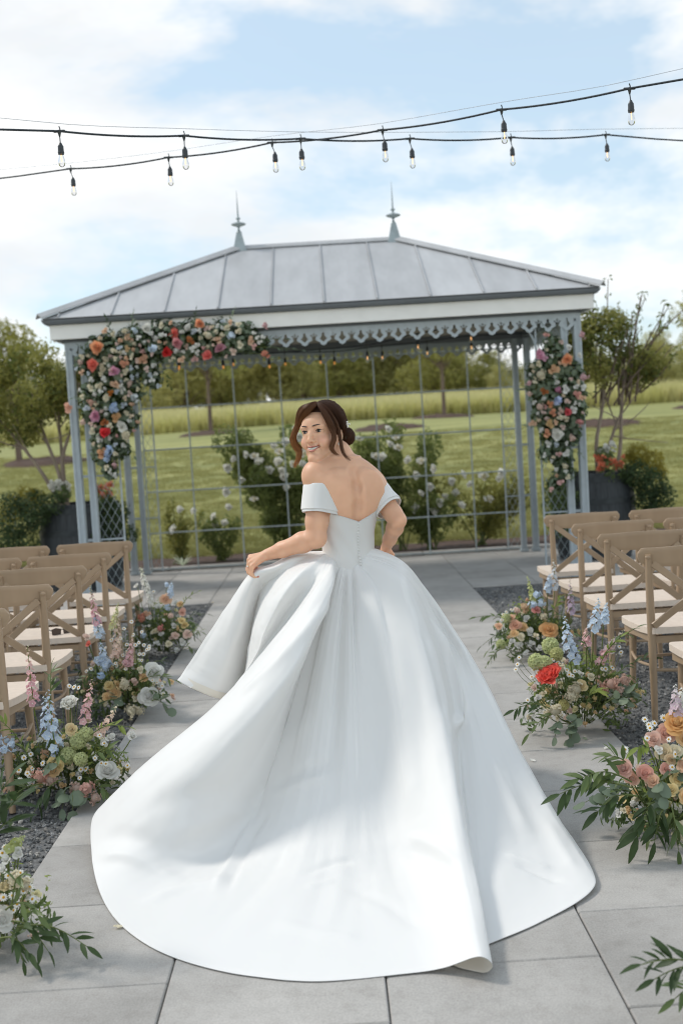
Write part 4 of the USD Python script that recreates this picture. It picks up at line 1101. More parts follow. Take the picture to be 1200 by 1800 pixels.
# torso frame: she walks away, turned a little to her left
TT = math.radians(25)
SIDE, CHEST = np.array([math.cos(TT), math.sin(TT), 0]), np.array([-math.sin(TT), math.cos(TT), 0])
TZ = np.array([.72, .80, .90, .97, 1.03, 1.08, 1.15, 1.22, 1.28, 1.34, 1.375, 1.41])
TA = np.array([.096, .096, .097, .098, .0985, .100, .110, .126, .143, .146, .120, .075])
TB = np.array([.080, .080, .081, .082, .082, .083, .092, .102, .098, .085, .070, .050])
TO = np.array([-.012, -.012, -.010, -.004, .0, .002, .006, .008, .004, -.006, -.012, -.014])
TCX = np.array([.070, .070, .068, .067, .066, .067, .070, .074, .074, .070, .064, .058])
TCY = np.full(12, 4.80)
from scipy.interpolate import PchipInterpolator
def torso_at(z):
    g = lambda T: PchipInterpolator(TZ, T)(np.clip(z, TZ[0], TZ[-1]))
    return g(TA), g(TB), g(TO), g(TCX), g(TCY)
def torso_point(psi, z, off=0.0):
    """point on the torso at world angle psi (radians, 0 = +x) and height z"""
    a, b, o, cx, cy = torso_at(z)
    dx, dy = np.cos(psi), np.sin(psi)
    s_, c_ = dx * SIDE[0] + dy * SIDE[1], dx * CHEST[0] + dy * CHEST[1]
    l = 1 / np.sqrt((s_ / (a + off)) ** 2 + (c_ / (b + off)) ** 2)
    # breasts
    for sg in (-1, 1):
        th = np.arctan2(s_, c_)
        l = l + .050 * np.exp(-((th - sg * .55) / .42) ** 2 - ((z - 1.215) / .055) ** 2)
    return np.stack([cx + o * CHEST[0] + l * dx, cy + o * CHEST[1] + l * dy, np.broadcast_to(z, np.shape(l))], -1)

HC = np.array([-.012, 4.79, 1.516])                      # between the ears
HE, HF, HU = np.array([[.8721, -.4860, .0571], [-.4893, -.8656, .1063], [.0022, .1207, .9927]])
HB = np.stack([HE, HF, HU])                              # rows: side, forward, up
def hd(x, y, z): return HC + x * HE + y * HF + z * HU

LSH, LEL, LWR = np.array([-.040, 4.735, 1.352]), np.array([-.058, 4.69, 1.105]), np.array([-.258, 4.79, 1.043])
RSH, REL, RWR = np.array([.180, 4.87, 1.282]), np.array([.272, 4.775, 1.150]), np.array([.225, 4.93, 1.030])
LMCP = [np.array(p) for p in [(-.330, 4.806, 1.036), (-.334, 4.786, 1.026), (-.330, 4.766, 1.014), (-.322, 4.750, 1.002)]]
def body():
    B = Field((-.40, 4.48, .78), (.40, 5.06, 1.66), .0031)
    def tor(X, Y, Z):
        a, b, o, cx, cy = [t.astype(np.float32) for t in torso_at(Z)]
        dx, dy = X - cx, Y - cy
        s_, c_ = dx * SIDE[0] + dy * SIDE[1], dx * CHEST[0] + dy * CHEST[1] - o
        q = np.sqrt((s_ / a) ** 2 + (c_ / b) ** 2)
        d = (q - 1) * np.minimum(a, b) * .95
        return np.maximum(np.maximum(d, Z - 1.415), .80 - Z)
    B.put((-.16, 4.60, .78), (.30, 5.0, 1.45), tor, .001)
    # bust
    for sg in (-1, 1):
        p = np.array([.074, 4.80, 1.21]) + SIDE * .062 * sg + CHEST * .085; B.ell(p, (.055, .05, .055), None, .03)
    # neck, trapezius, shoulder girdle
    nb = np.array([.052, 4.80, 1.40])
    B.chain([nb + [0, .01, -.02], np.array([.042, 4.80, 1.425]), hd(.004, -.034, -.075), hd(0, -.03, -.02)], [.056, .046, .043, .046], .016)
    for sh, w in ((LSH, 1), (RSH, -1)):
        B.chain([np.array([.045, 4.785, 1.435]), np.array([.052, 4.785, 1.40]) * .45 + sh * .55 + [0, 0, .006], sh + [0, 0, .0]], [.034, .036, .046], .045)
        B.cone(sh, sh + (np.array([.07, 4.80, 1.25]) - sh) * .45, .052, .062, .04)
    # shoulder blades and the hollow of the spine
    for sg in (-1, 1):
        B.ell(np.array([.072, 4.80, 1.275]) + SIDE * .075 * sg - CHEST * .070, (.050, .016, .065), np.stack([SIDE, CHEST, [0, 0, 1.0]]), .05)
    B.chain
    sp = [torso_point(-math.pi / 2 + TT, z, .004) for z in (1.36, 1.30, 1.22, 1.14, 1.06)]
    for i in range(4): B.cone(sp[i], sp[i + 1], .0028, .0028, .035, True)
    # arms
    dl = LEL - LSH
    B.chain([LSH, LSH + dl * .35 + [.0, -.004, 0], LSH + dl * .75, LEL], [.050, .0470, .042, .0375], .02)
    fl_ = LWR - LEL
    B.chain([LEL, LEL + fl_ * .28 + [0, 0, .002], LEL + fl_ * .7, LWR], [.0375, .0405, .031, .0235], .016)
    dr = REL - RSH
    B.chain([RSH, RSH + dr * .4 + [.006, -.005, 0], RSH + dr * .8, REL], [.046, .0405, .0355, .0315], .02)
    fr = RWR - REL
    B.chain([REL, REL + fr * .28, REL + fr * .7, RWR], [.0315, .0335, .027, .022], .014)
    # left hand closed on the skirt: palm, four fingers bent round the cloth, thumb behind
    pc = LWR + (np.mean(LMCP, 0) - LWR) * .55
    for m in LMCP: B.cone(LWR + (m - LWR) * .15, m, .0145, .0105, .010)
    tips = []
    for i, m in enumerate(LMCP):
        L1, L2, L3 = [(.036, .022, .017), (.040, .025, .018), (.037, .023, .017), (.029, .018, .015)][i]
        d1 = np.array([-.22, -.10, -1.0]); d1 /= np.linalg.norm(d1)
        d2 = np.array([.80, -.05, -.75]); d2 /= np.linalg.norm(d2)
        d3 = np.array([1.0, .05, .05]); d3 /= np.linalg.norm(d3)
        p1 = m + d1 * L1; p2 = p1 + d2 * L2; p3 = p2 + d3 * L3
        B.chain([m, p1, p2, p3], [.0098, .0086, .0080, .0068], .0035)
        tips.append((m, p1, p2, p3))
    B.chain([LWR + (LMCP[0] - LWR) * .3 + [0, .006, -.004], LWR + np.array([-.045, .020, -.026]), LWR + np.array([-.060, .012, -.050]), LWR + np.array([-.064, -.002, -.068])], [.013, .0110, .0092, .0075], .006)
    # right hand resting on the front of the skirt
    rd = np.array([-.30, .55, -.78]); rd /= np.linalg.norm(rd); rs = np.cross(rd, (0, 0, 1)); rs /= np.linalg.norm(rs)
    for i in range(4):
        k_ = RWR + rd * .080 + rs * (.030 - .020 * i) + [0, 0, -.004 * abs(i - 1)]
        B.cone(RWR + rd * .01, k_, .014, .0105, .010)
        L = [.066, .074, .068, .052][i]
        e1 = k_ + rd * L * .5; e2 = e1 + (rd * .8 + np.array([-.5, -.1, -.5]) * .6) * L * .3; e3 = e2 + np.array([-.7, -.2, -.6]) * L * .22
        B.chain([k_, e1, e2, e3], [.0095, .0084, .0078, .0066], .0035)
    B.chain([RWR + rd * .02 + rs * .018, RWR + rd * .05 + rs * .045, RWR + rd * .085 + rs * .058], [.013, .0105, .0080], .006)
    # head, shaped apart so that jaw and chin stay clear of the raised shoulder
    A_ = B
    B = Field((-.40, 4.48, .78), (.40, 5.06, 1.66), .0031)
    B.chain([np.array([.042, 4.80, 1.425]), hd(.004, -.034, -.075), hd(0, -.03, -.02)], [.046, .043, .046], .016)
    E = lambda c, r, k=.012, sub=False: B.ell(hd(*c), r, HB, k, sub)
    E((0, -.012, .032), (.070, .090, .084), .02)
    E((0, .030, -.025), (.0545, .058, .074), .03)
    E((0, .048, .028), (.053, .040, .044), .03)              # forehead
    for sg in (-1, 1):
        B.chain([hd(sg * .0475, .002, -.030), hd(sg * .039, .022, -.076), hd(sg * .013, .068, -.107)], [.020, .017, .0155], .020)
        E((sg * .037, .056, -.040), (.026, .024, .024), .020)  # cheek raised by the smile
        E((sg * .030, .074, .019), (.024, .012, .009), .014)   # brow bone
    E((0, .067, -.104), (.021, .017, .015), .018)            # chin
    E((0, .068, -.064), (.030, .020, .022), .020)            # round the teeth
    B.chain([hd(0, .078, .012), hd(0, .089, -.012), hd(0, .1005, -.034)], [.0085, .0080, .0088], .012)
    E((0, .0985, -.038), (.0105, .0100, .0085), .006)
    for sg in (-1, 1):
        E((sg * .0125, .0885, -.040), (.0075, .0095, .0068), .006)
        B.cone(hd(sg * .0055, .100, -.047), hd(sg * .006, .094, -.043), .0030, .0030, .003, True)
        E((sg * .0315, .0905, .001), (.0165, .0130, .0078), .009, True)      # eye hollow
        E((sg * .0315, .0690, .0015), (.0175, .0150, .0145), .004)           # lids over the eyeball
        E((sg * .0315, .0850, .0000), (.0150, .0085, .0056), .002, True)   # opening between the lids
        # ear
        E((sg * .072, -.020, -.012), (.0075, .017, .030), .006)
        E((sg * .078, -.015, -.010), (.0050, .0095, .018), .004, True)
        E((sg * .070, -.012, -.036), (.006, .008, .009), .005)
        # smile folds
        B.chain
        B.cone(hd(sg * .022, .086, -.046), hd(sg * .036, .068, -.074), .0022, .0018, .008, True)
    # mouth: opening over which lips and teeth lie
    for x0, x1 in ((-.024, -.008), (-.008, .008), (.008, .024)):
        yy = lambda x: .0885 - 22 * x * x; zz = lambda x: -.0685 + 13 * x * x
        B.cone(hd(x0, yy(x0), zz(x0)), hd(x1, yy(x1), zz(x1)), .0062, .0062, .003, True)
    k = .0045; hh = np.clip(.5 + .5 * (A_.F - B.F) / k, 0, 1); A_.F[:] = A_.F + (B.F - A_.F) * hh - k * hh * (1 - hh)
    B = A_
    V, Fc = surface_nets(B.F, B.lo, B.h)
    m = trimesh.Trimesh(V, Fc, process=False)
    parts_ = m.split(only_watertight=False) if False else [m]
    import scipy.sparse as sps
    e = np.vstack([Fc[:, [0, 1]], Fc[:, [1, 2]], Fc[:, [2, 0]]]); e = np.vstack([e, e[:, ::-1]])
    W = sps.coo_matrix((np.ones(len(e)), (e[:, 0], e[:, 1])), (len(V), len(V))).tocsr(); W.data[:] = 1
    deg = np.maximum(np.asarray(W.sum(1)).ravel(), 1)[:, None]; used = np.asarray(W.sum(1)).ravel() > 0
    for it in range(7):
        for lam in (.5, -.53):
            dV = (W @ V) / deg - V; dV[~used] = 0; V = V + lam * dV
    return V, Fc, tips
    return np.array(m.vertices), np.array(m.faces), tips
simple_skin = usdkit.material(stage, '/World/Looks/skin', {'a': ('attribute', {'attribute': 'tint'}), 'tc': ('texture_coordinate', {}), 'n': ('noise_texture', {'scale': 30.0, 'detail': 5.0}), 'n2': ('noise_texture', {'scale': 420.0, 'detail': 3.0}),
    'r': ('rgb_ramp', {'ramp': [(.3, (.97, .955, .945)), (.7, (1.02, 1.025, 1.025))]}), 'm': ('mix_color', {'blend_type': 'multiply', 'fac': 1.0}), 'b': ('bump', {'strength': .12, 'distance': .0006}),
    'p': ('principled_bsdf', {'roughness': .46, 'specular_ior_level': .42, 'subsurface_weight': .18, 'subsurface_scale': .006, 'subsurface_radius': (1.0, .35, .18)})},
    [('tc.object', 'n.vector'), ('tc.object', 'n2.vector'), ('n.fac', 'r.fac'), ('a.color', 'm.a'), ('r.color', 'm.b'), ('m.result', 'p.base_color'), ('n2.fac', 'b.height'), ('b.normal', 'p.normal')], surface='p.BSDF')
M['skin'] = simple_skin
M['hair'] = usdkit.material(stage, '/World/Looks/hair', {'a': ('attribute', {'attribute': 'tint'}), 'p': ('principled_bsdf', {'roughness': .42, 'specular_ior_level': .35, 'anisotropic': .4}), 't': ('translucent_bsdf', {}), 'm': ('mix_closure', {'fac': .12})},
    [('a.color', 'p.base_color'), ('a.color', 't.color'), ('p.BSDF', 'm.closure1'), ('t.BSDF', 'm.closure2')], surface='m.closure')
def cloth(name, c, rough, bump, bscale, sheen, weave=900.0):
    M[name] = usdkit.material(stage, f'/World/Looks/{name}', {'tc': ('texture_coordinate', {}), 'n': ('noise_texture', {'scale': bscale, 'detail': 4.0, 'roughness': .6}), 'n2': ('noise_texture', {'scale': weave, 'detail': 2.0}),
        'ad': ('mix_float', {'fac': .35}), 'b': ('bump', {'strength': bump, 'distance': .0015}),
        'g': ('geometry', {}), 'cm': ('mix_color', {'a': c, 'b': (.80, .75, .66)}), 'p': ('principled_bsdf', {'roughness': rough, 'specular_ior_level': .3, 'sheen_weight': sheen, 'sheen_roughness': .4}), 't': ('translucent_bsdf', {'color': tuple(shade(c, .98))}), 'm': ('mix_closure', {'fac': .12})},
        [('g.backfacing', 'cm.fac'), ('cm.result', 'p.base_color'), ('tc.object', 'n.vector'), ('tc.object', 'n2.vector'), ('n.fac', 'ad.a'), ('n2.fac', 'ad.b'), ('ad.result', 'b.height'), ('b.normal', 'p.normal'), ('p.BSDF', 'm.closure1'), ('t.BSDF', 'm.closure2')], surface='m.closure')
cloth('satin', (.83, .825, .81), .56, .16, 60.0, .25)
cloth('brocade', (.84, .835, .82), .5, .55, 150.0, .2)
simple('pearl', (.85, .82, .76), .2, .03, 10, coat=.6)
simple('tooth', (.60, .57, .50), .25, .02, 10)
simple('eye_white', (.56, .53, .51), .15, .04, 20)
simple('iris_dark', (.022, .012, .008), .08, .2, 40, coat=.5)
simple('lash', (.012, .009, .008), .6, .1, 30)
simple('brow_hair', (.085, .05, .036), .7, .2, 60)
simple('lip', (.52, .19, .15), .32, .08, 60, spec=.55)
simple('gold', (.70, .48, .20), .25, .05, 10, metallic=1.0)

bride = thing('person', 'bride from behind, white off shoulder ball gown with long train, smiling over her left shoulder', 'person')
BV, BF, TIPS = body()
L_ = (BV - HC) @ HB.T
skin = np.tile(np.array([.655, .375, .240]), (len(BV), 1))
for sg in (-1, 1):
    w = np.exp(-(((L_[:, 0] - sg * .043) / .018) ** 2 + ((L_[:, 1] - .062) / .03) ** 2 + ((L_[:, 2] + .036) / .016) ** 2))[:, None]
    skin = skin * (1 - .55 * w) + np.array([.72, .31, .24]) * .55 * w
w = np.exp(-((L_[:, 0] / .030) ** 2 + ((L_[:, 1] - .085) / .02) ** 2 + ((L_[:, 2] - .004) / .010) ** 2))[:, None] * 0
bodyp = part('body', (BV, BF), 'skin', bride, smooth=True, color=skin)

# face: eyes, brows, lips, teeth
for sg in (-1, 1):
    s_ = trimesh.creation.icosphere(3, .0122); c = hd(sg * .0315, .0695, .0005)
    ey = part('eye', (s_.vertices + c, s_.faces), 'eye_white', bodyp, smooth=True)
    g = np.array([-.10 if sg < 0 else .02, .995, .02]); g /= np.linalg.norm(g)
    gw = g @ HB; f3 = frames(gw)[0]
    v, f = lathe([(0, .0128), (.0030, .01255), (.0058, .0110), (.0062, .0098)], 16)
    part('iris', (v @ f3.T + c, f), 'iris_dark', ey, smooth=True)
    # upper lash line and lower lash line
    xs = np.linspace(-1, 1, 13)
    up = np.array([hd(sg * (.0315 + .0152 * x), .0840 - .0065 * x * x - .0030 * max(0, x), .0056 - .0054 * x * x + .0016 * x) for x in xs])
    part('eyelashes', tube(up, .00155 * np.array([.4] + [1] * 10 + [1.2, .7]), 6), 'lash', bodyp, smooth=True)
    low = np.array([hd(sg * (.0315 + .0140 * x), .0832 - .0060 * x * x - .0030 * max(0, x), -.0052 + .0050 * x * x) for x in xs])
    part('eyelashes', tube(low, .0006, 5), 'lash', bodyp, smooth=True)
    cr = np.array([hd(sg * (.0315 + .0155 * x), .0850 - .0070 * x * x - .0030 * max(0, x), .0100 - .0050 * x * x + .0016 * x) for x in xs])
    part('eyelid_crease', tube(cr, .0006, 5), 'brow_hair', bodyp, smooth=True)
    wing = np.array([up[-2], up[-1], hd(sg * .0500, .0735, .0072)])
    part('eyelashes', tube(wing, [.0014, .0013, .0004], 5), 'lash', bodyp, smooth=True)
    bx = np.linspace(0, 1, 9)
    br = np.array([hd(sg * (.0125 + .039 * x), .0965 - .021 * x ** 1.7, .0190 + .0080 * math.sin(x * 2.1) - .004 * x) for x in bx])
    v, f = tube(br, np.interp(bx, [0, .2, .7, 1], [.0021, .0027, .0021, .0006]), 6)
    part('eyebrow', (v, f), 'brow_hair', bodyp, smooth=True)
def mouth_y(x): return .0905 - 21 * x * x
xs = np.linspace(-.0255, .0255, 15)
part('teeth', tube([hd(x * .95, mouth_y(x) - .0048, -.0690 + 14 * x * x) for x in xs], .0058 * np.sqrt(np.clip(1 - (xs / .0272) ** 2, .05, 1)), 8), 'tooth', bodyp, smooth=True)
xs = np.linspace(-.0275, .0275, 19); e = np.clip(1 - (xs / .0278) ** 2, 0, 1)
part('upper_lip', tube([hd(x, mouth_y(x) + .0008 * ee, -.0618 + 9.5 * x * x + .0008 * (abs(x) > .002) * ee) for x, ee in zip(xs, e)], .0005 + .0021 * e ** .7, 10), 'lip', bodyp, smooth=True)
part('lower_lip', tube([hd(x, mouth_y(x) - .0008, -.0772 + 26.0 * x * x) for x in xs], .0005 + .0029 * e ** .8, 10), 'lip', bodyp, smooth=True)
# nails and ring
for i, (m, p1, p2, p3) in enumerate(TIPS):
    s_ = trimesh.creation.icosphere(2, 1.0)
    part('fingernail', (s_.vertices * [.0052, .0016, .0045] + p3 + np.array([-.001, -.0062, 0]), s_.faces), 'lip', bodyp, smooth=True)
q = TIPS[2][0] + (TIPS[2][1] - TIPS[2][0]) * .30; d = TIPS[2][1] - TIPS[2][0]
v, f = lathe([(.0092, -.0012), (.0104, -.0012), (.0104, .0012), (.0092, .0012), (.0092, -.0012)], 20); rg = part('ring', (v @ frames(d)[0].T + q, f), 'gold', bodyp, smooth=40)
s_ = trimesh.creation.icosphere(1, .0036); part('stone', (s_.vertices + q + np.array([-.0085, -.0075, 0]), s_.faces), 'pearl', rg)

# ---------------------------------------------------------------- hair
HR = np.random.default_rng(17)
hair = []
DARK, AUB = np.array([.058, .024, .012]), np.array([.36, .16, .055])
def strand_tube(mb, P, r, c0, c1, sides=3):
    v, f = tube(P, r, sides, False); n = len(P)
    t = np.linspace(0, 1, n).repeat(sides)[:, None]
    mb.add(v, f, c0 * (1 - t) + c1 * t)
def scalp(d, off=0.0):
    """point on the skull in direction d (local)"""
    d = np.array(d, float); c = np.array([0, -.012, .030]); R = np.array([.0745, .094, .089]) + off
    return c + d / np.linalg.norm(d / R)
cap_mb = MB()
# base cap under the strands
th, ph = np.meshgrid(np.linspace(0, 2 * np.pi, 49), np.linspace(0, 1, 22))
P = np.zeros(th.shape + (3,))
for i in range(22):
    for j in range(49):
        az = th[i, j]; fwd = math.sin(az)
        low = math.radians(60 if fwd > .8 else 60 + (118 - 60) * min(1, max(0, (.8 - fwd) / .55)))
        t = ph[i, j] * low
        P[i, j] = scalp((math.cos(az) * math.sin(t), math.sin(az) * math.sin(t), math.cos(t)), .0075 - .006 * ph[i, j] ** 8)
capV = P.reshape(-1, 3) @ HB + HC
cap_mb.add(capV, grid_faces(22, 49), DARK)
# strands combed from the parting to the bun
BUN = np.array([.044, -.104, .002])
bd = BUN - [0, -.012, .03]
for k in range(2600):
    side = 1 if HR.random() < .72 else -1
    if HR.random() < .55:                                   # from the parting
        t0 = HR.uniform(-.3, .95); st = np.array([-.10 + side * .03, t0, 1.0 - .35 * max(0, t0)])
    else:                                                   # from the front hairline and temple
        t0 = HR.uniform(.1, 1.0); st = np.array([side * (.15 + .85 * t0), .95 - .55 * t0, .95 - .85 * t0])
    end = bd + HR.normal(0, .020, 3)
    mid = np.array([side * HR.uniform(.5, 1.0), HR.uniform(-.3, .1), HR.uniform(-.1, .9)])
    pts = []
    for t in np.linspace(0, 1, 11):
        d = (1 - t) ** 2 * st / np.linalg.norm(st) + 2 * t * (1 - t) * mid / np.linalg.norm(mid) * 1.1 + t * t * end / np.linalg.norm(end)
        pts.append(scalp(d, .006 + .013 * math.sin(math.pi * min(1, t * 1.15)) * HR.uniform(.75, 1.1) + .002 * HR.normal()))
    c0 = DARK * HR.uniform(.7, 1.5); c1 = DARK * HR.uniform(.8, 1.8)
    if HR.random() < .35: c0, c1 = c0 + AUB * .10, c1 + AUB * .25
    strand_tube(cap_mb, np.array(pts) @ HB + HC, np.full(11, HR.uniform(.0006, .0012)), c0, c1)
# twisted bun at the nape
for k in range(620):
    a0, tl, q = HR.uniform(0, 6.3), HR.uniform(-1, 1), HR.uniform(.7, 1.05)
    ax = np.array([.3 * math.cos(k), 1, .5 * math.sin(k * 1.7)]); ax /= np.linalg.norm(ax)
    e1 = np.cross(ax, (0, .2, 1.0)); e1 /= np.linalg.norm(e1); e2 = np.cross(ax, e1)
    pts = [BUN + np.array([.004, -.004, -.012]) + (e1 * math.cos(a) + e2 * math.sin(a)) * .037 * q * math.sqrt(1 - (tl * .75) ** 2) + ax * .030 * tl * q + HR.normal(0, .0008, 3) for a in a0 + np.linspace(0, 2.6, 9)]
    strand_tube(cap_mb, np.array(pts) @ HB + HC, np.full(9, HR.uniform(.0006, .0011)), DARK * HR.uniform(.8, 1.4), DARK * HR.uniform(.9, 2.0) + AUB * .06)
hairp = part('hair', cap_mb.out(), 'hair', bride, smooth=True, color=cap_mb.colors())
def lock(guide, n, w0, w1, c0, c1, seed, name='hair_lock'):
    r = np.random.default_rng(seed)
    G_ = np.array([px3(480 + x / 6.667, 690 + y / 6.667, Y) for x, y, Y in guide]); mb = MB()
    c = spl(G_, 26)
    t = np.linspace(0, 1, 26)
    for k in range(n):
        o = r.normal(size=3) * [1, .8, .5]; o = o / max(1, np.linalg.norm(o)); phs = r.uniform(0, 6.3)
        w = (w0 + (w1 - w0) * t) * (.35 + .65 * np.sin(np.pi * np.clip(t * .9 + .08, 0, 1)) ** .6)
        q = c + o[None] * w[:, None] + .0040 * np.sin(t[:, None] * r.uniform(4, 9) + phs) * t[:, None] * r.normal(size=3)
        m_ = int(26 * r.uniform(.78, 1.0)); tt = np.linspace(0, m_ / 26, m_)
        col = r.uniform(.75, 1.3)
        strand_tube(mb, q[:m_], np.interp(np.linspace(0, 1, m_), [0, .7, 1], [.0007, .00065, .00025]) * r.uniform(.7, 1.3), c0 * col, c1 * col)
    part(name, mb.out(), 'hair', hairp, smooth=True, color=mb.colors())
lock([(500, 128, 4.745), (420, 165, 4.738), (345, 215, 4.750), (308, 300, 4.775), (285, 390, 4.795), (245, 490, 4.80), (232, 570, 4.80), (272, 650, 4.797), (308, 710, 4.795), (292, 790, 4.795), (255, 850, 4.795), (262, 890, 4.795)], 190, .0105, .009, DARK * 1.6, AUB * 1.15, 1)
lock([(500, 120, 4.75), (400, 150, 4.752), (322, 200, 4.77), (296, 280, 4.79), (285, 370, 4.81), (262, 460, 4.82), (240, 540, 4.82), (285, 620, 4.815), (320, 660, 4.81), (310, 730, 4.81), (270, 800, 4.81)], 110, .011, .009, DARK * 1.4, AUB, 2)
lock([(520, 125, 4.742), (560, 190, 4.725), (610, 290, 4.715), (665, 390, 4.705), (706, 470, 4.700), (716, 545, 4.698), (690, 620, 4.695), (690, 670, 4.692), (730, 715, 4.685), (790, 738, 4.675)], 150, .0085, .006, DARK * 1.2, DARK * 2.2 + AUB * .3, 3)
lock([(540, 118, 4.75), (620, 180, 4.725), (700, 280, 4.712), (752, 390, 4.712), (775, 480, 4.715), (790, 570, 4.712), (800, 650, 4.70), (830, 720, 4.685), (880, 775, 4.672), (915, 800, 4.668)], 60, .007, .004, DARK * 1.1, DARK * 1.8 + AUB * .2, 4)
lock([(560, 115, 4.76), (660, 150, 4.735), (745, 230, 4.725), (800, 330, 4.74), (830, 420, 4.765)], 240, .016, .012, DARK, DARK * 1.4, 5)
lock([(512, 128, 4.738), (470, 160, 4.722), (420, 205, 4.726), (375, 255, 4.742), (335, 320, 4.765), (312, 400, 4.79)], 200, .008, .007, DARK * 1.5, AUB * .8, 6)
lock([(520, 128, 4.736), (560, 175, 4.716), (610, 240, 4.704), (650, 320, 4.700), (690, 410, 4.705), (730, 470, 4.715), (790, 480, 4.74)], 220, .009, .010, DARK * 1.1, DARK * 1.8 + AUB * .12, 7)
# pearl pin in the hair, earring
mb = MB(); r = np.random.default_rng(3)
pc = px3(480 + 862 / 6.667, 690 + 362 / 6.667, 4.775)
for k in range(16):
    s_ = trimesh.creation.icosphere(1, r.uniform(.0025, .0045)); mb.add(s_.vertices + pc + r.normal(0, 1, 3) * [.003, .006, .008], s_.faces)
part('hair_pin', mb.out(), 'pearl', hairp, smooth=True)
ec = px3(480 + 773 / 6.667, 690 + 556 / 6.667, 4.722)
er = part('earring', (lambda s: (s.vertices + ec, s.faces))(trimesh.creation.icosphere(2, .0042)), 'gold', bodyp, smooth=True)
s_ = trimesh.creation.icosphere(2, .0062); part('pearl', (s_.vertices * [1, 1, 1.2] + ec + [0, 0, -.014], s_.faces), 'pearl', er, smooth=True)

# ---------------------------------------------------------------- gown
# bodice: a shell round the torso, dipped at the back
npz, nth = 44, 140
psi = np.linspace(0, 2 * np.pi, nth, endpoint=False)
back = -math.pi / 2 + TT
dang = np.abs((psi - back + np.pi) % (2 * np.pi) - np.pi)          # 0 at the spine, pi at the front
ztop = 1.158 + .040 * np.clip(dang / .95, 0, 1) ** .9 + .050 * np.clip((dang - .95) / 1.2, 0, 1) - .012 * np.exp(-((dang - np.pi) / .3) ** 2)
zbot = .958 + 0 * dang
rows = []
for t in np.linspace(0, 1, npz):
    z = zbot + (ztop - zbot) * t
    p = torso_point(psi, z, .0085 + .0035 * t + .002 * (t > .985))
    # soft pulls in the cloth
    p[:, :2] += .0012 * np.sin(psi * 9 + z * 60)[:, None] * np.stack([np.cos(psi), np.sin(psi)], 1)
    rows.append(p)
top_in = torso_point(psi, ztop - .001, .0075); rows.append(top_in); rows.append(torso_point(psi, ztop - .02, .0015))
bod = part('bodice', (np.array(rows).reshape(-1, 3), grid_faces(len(rows), nth, True)), 'brocade', bride, smooth=True)
for k in range(17):
    z = 1.150 - k * .0115; p = torso_point(np.array(back), np.array(z), .0120 if z > 1.03 else .013 + (1.03 - z) * .15)
    s_ = trimesh.creation.icosphere(2, .0050); part('button', (s_.vertices * [1, .8, 1] + p, s_.faces), 'satin', bod, smooth=True)
# off shoulder sleeves: folded bands round the upper arms
def sleeve(C0, C1, rad, toward, stretch, flare, seed):
    C0, C1 = np.array(C0), np.array(C1); d = (C1 - C0) / np.linalg.norm(C1 - C0)
    tx = np.array(toward, float); tx -= d * (tx @ d); tx /= np.linalg.norm(tx); ty = np.cross(d, tx)
    n = 72; a = np.linspace(0, 2 * np.pi, n, endpoint=False); L = np.linalg.norm(C1 - C0)
    prof = [(0.06, -.003), (0.0, -.0005), (.0, .003), (.06, .0055), (.3, .0065), (.55, .007), (.80, .0075), (.90, .0085), (.905, .0045), (.97, .0045), (1.0, .004), (1.0, .0005), (.9, -.0005)]
    rows = []
    for t, o in prof:
        ex = np.clip(np.cos(a), 0, 1) ** 2
        ctr = C0 + d * L * t
        rr = rad + o + .0022 * np.sin(2 * a + t * 3 + seed) + .0012 * np.sin(5 * a + t * 7)
        sl = flare * (t - .5) * ex * 1.0
        rows.append(ctr + (rr + (stretch + sl) * ex)[:, None] * np.cos(a)[:, None] * tx + rr[:, None] * np.sin(a)[:, None] * ty + (d * .012 * (ex * (t - .4))[:, None]))
    part('sleeve', (np.array(rows).reshape(-1, 3), grid_faces(len(rows), n, True)), 'brocade', bride, smooth=60)
la = lambda t: LSH + (LEL - LSH) * t
sleeve(la(.16) + [.006, 0, 0], la(.60) + [.004, 0, 0], .0565, SIDE * .9 - CHEST * .5, .014, .012, 0)
ra = lambda t: RSH + (REL - RSH) * t
sleeve(ra(.04) + [.004, 0, 0], ra(.64) + [.004, 0, 0], .0520, -SIDE * .8 - CHEST * .3 + np.array([0, 0, -.3]), .010, .006, 2)
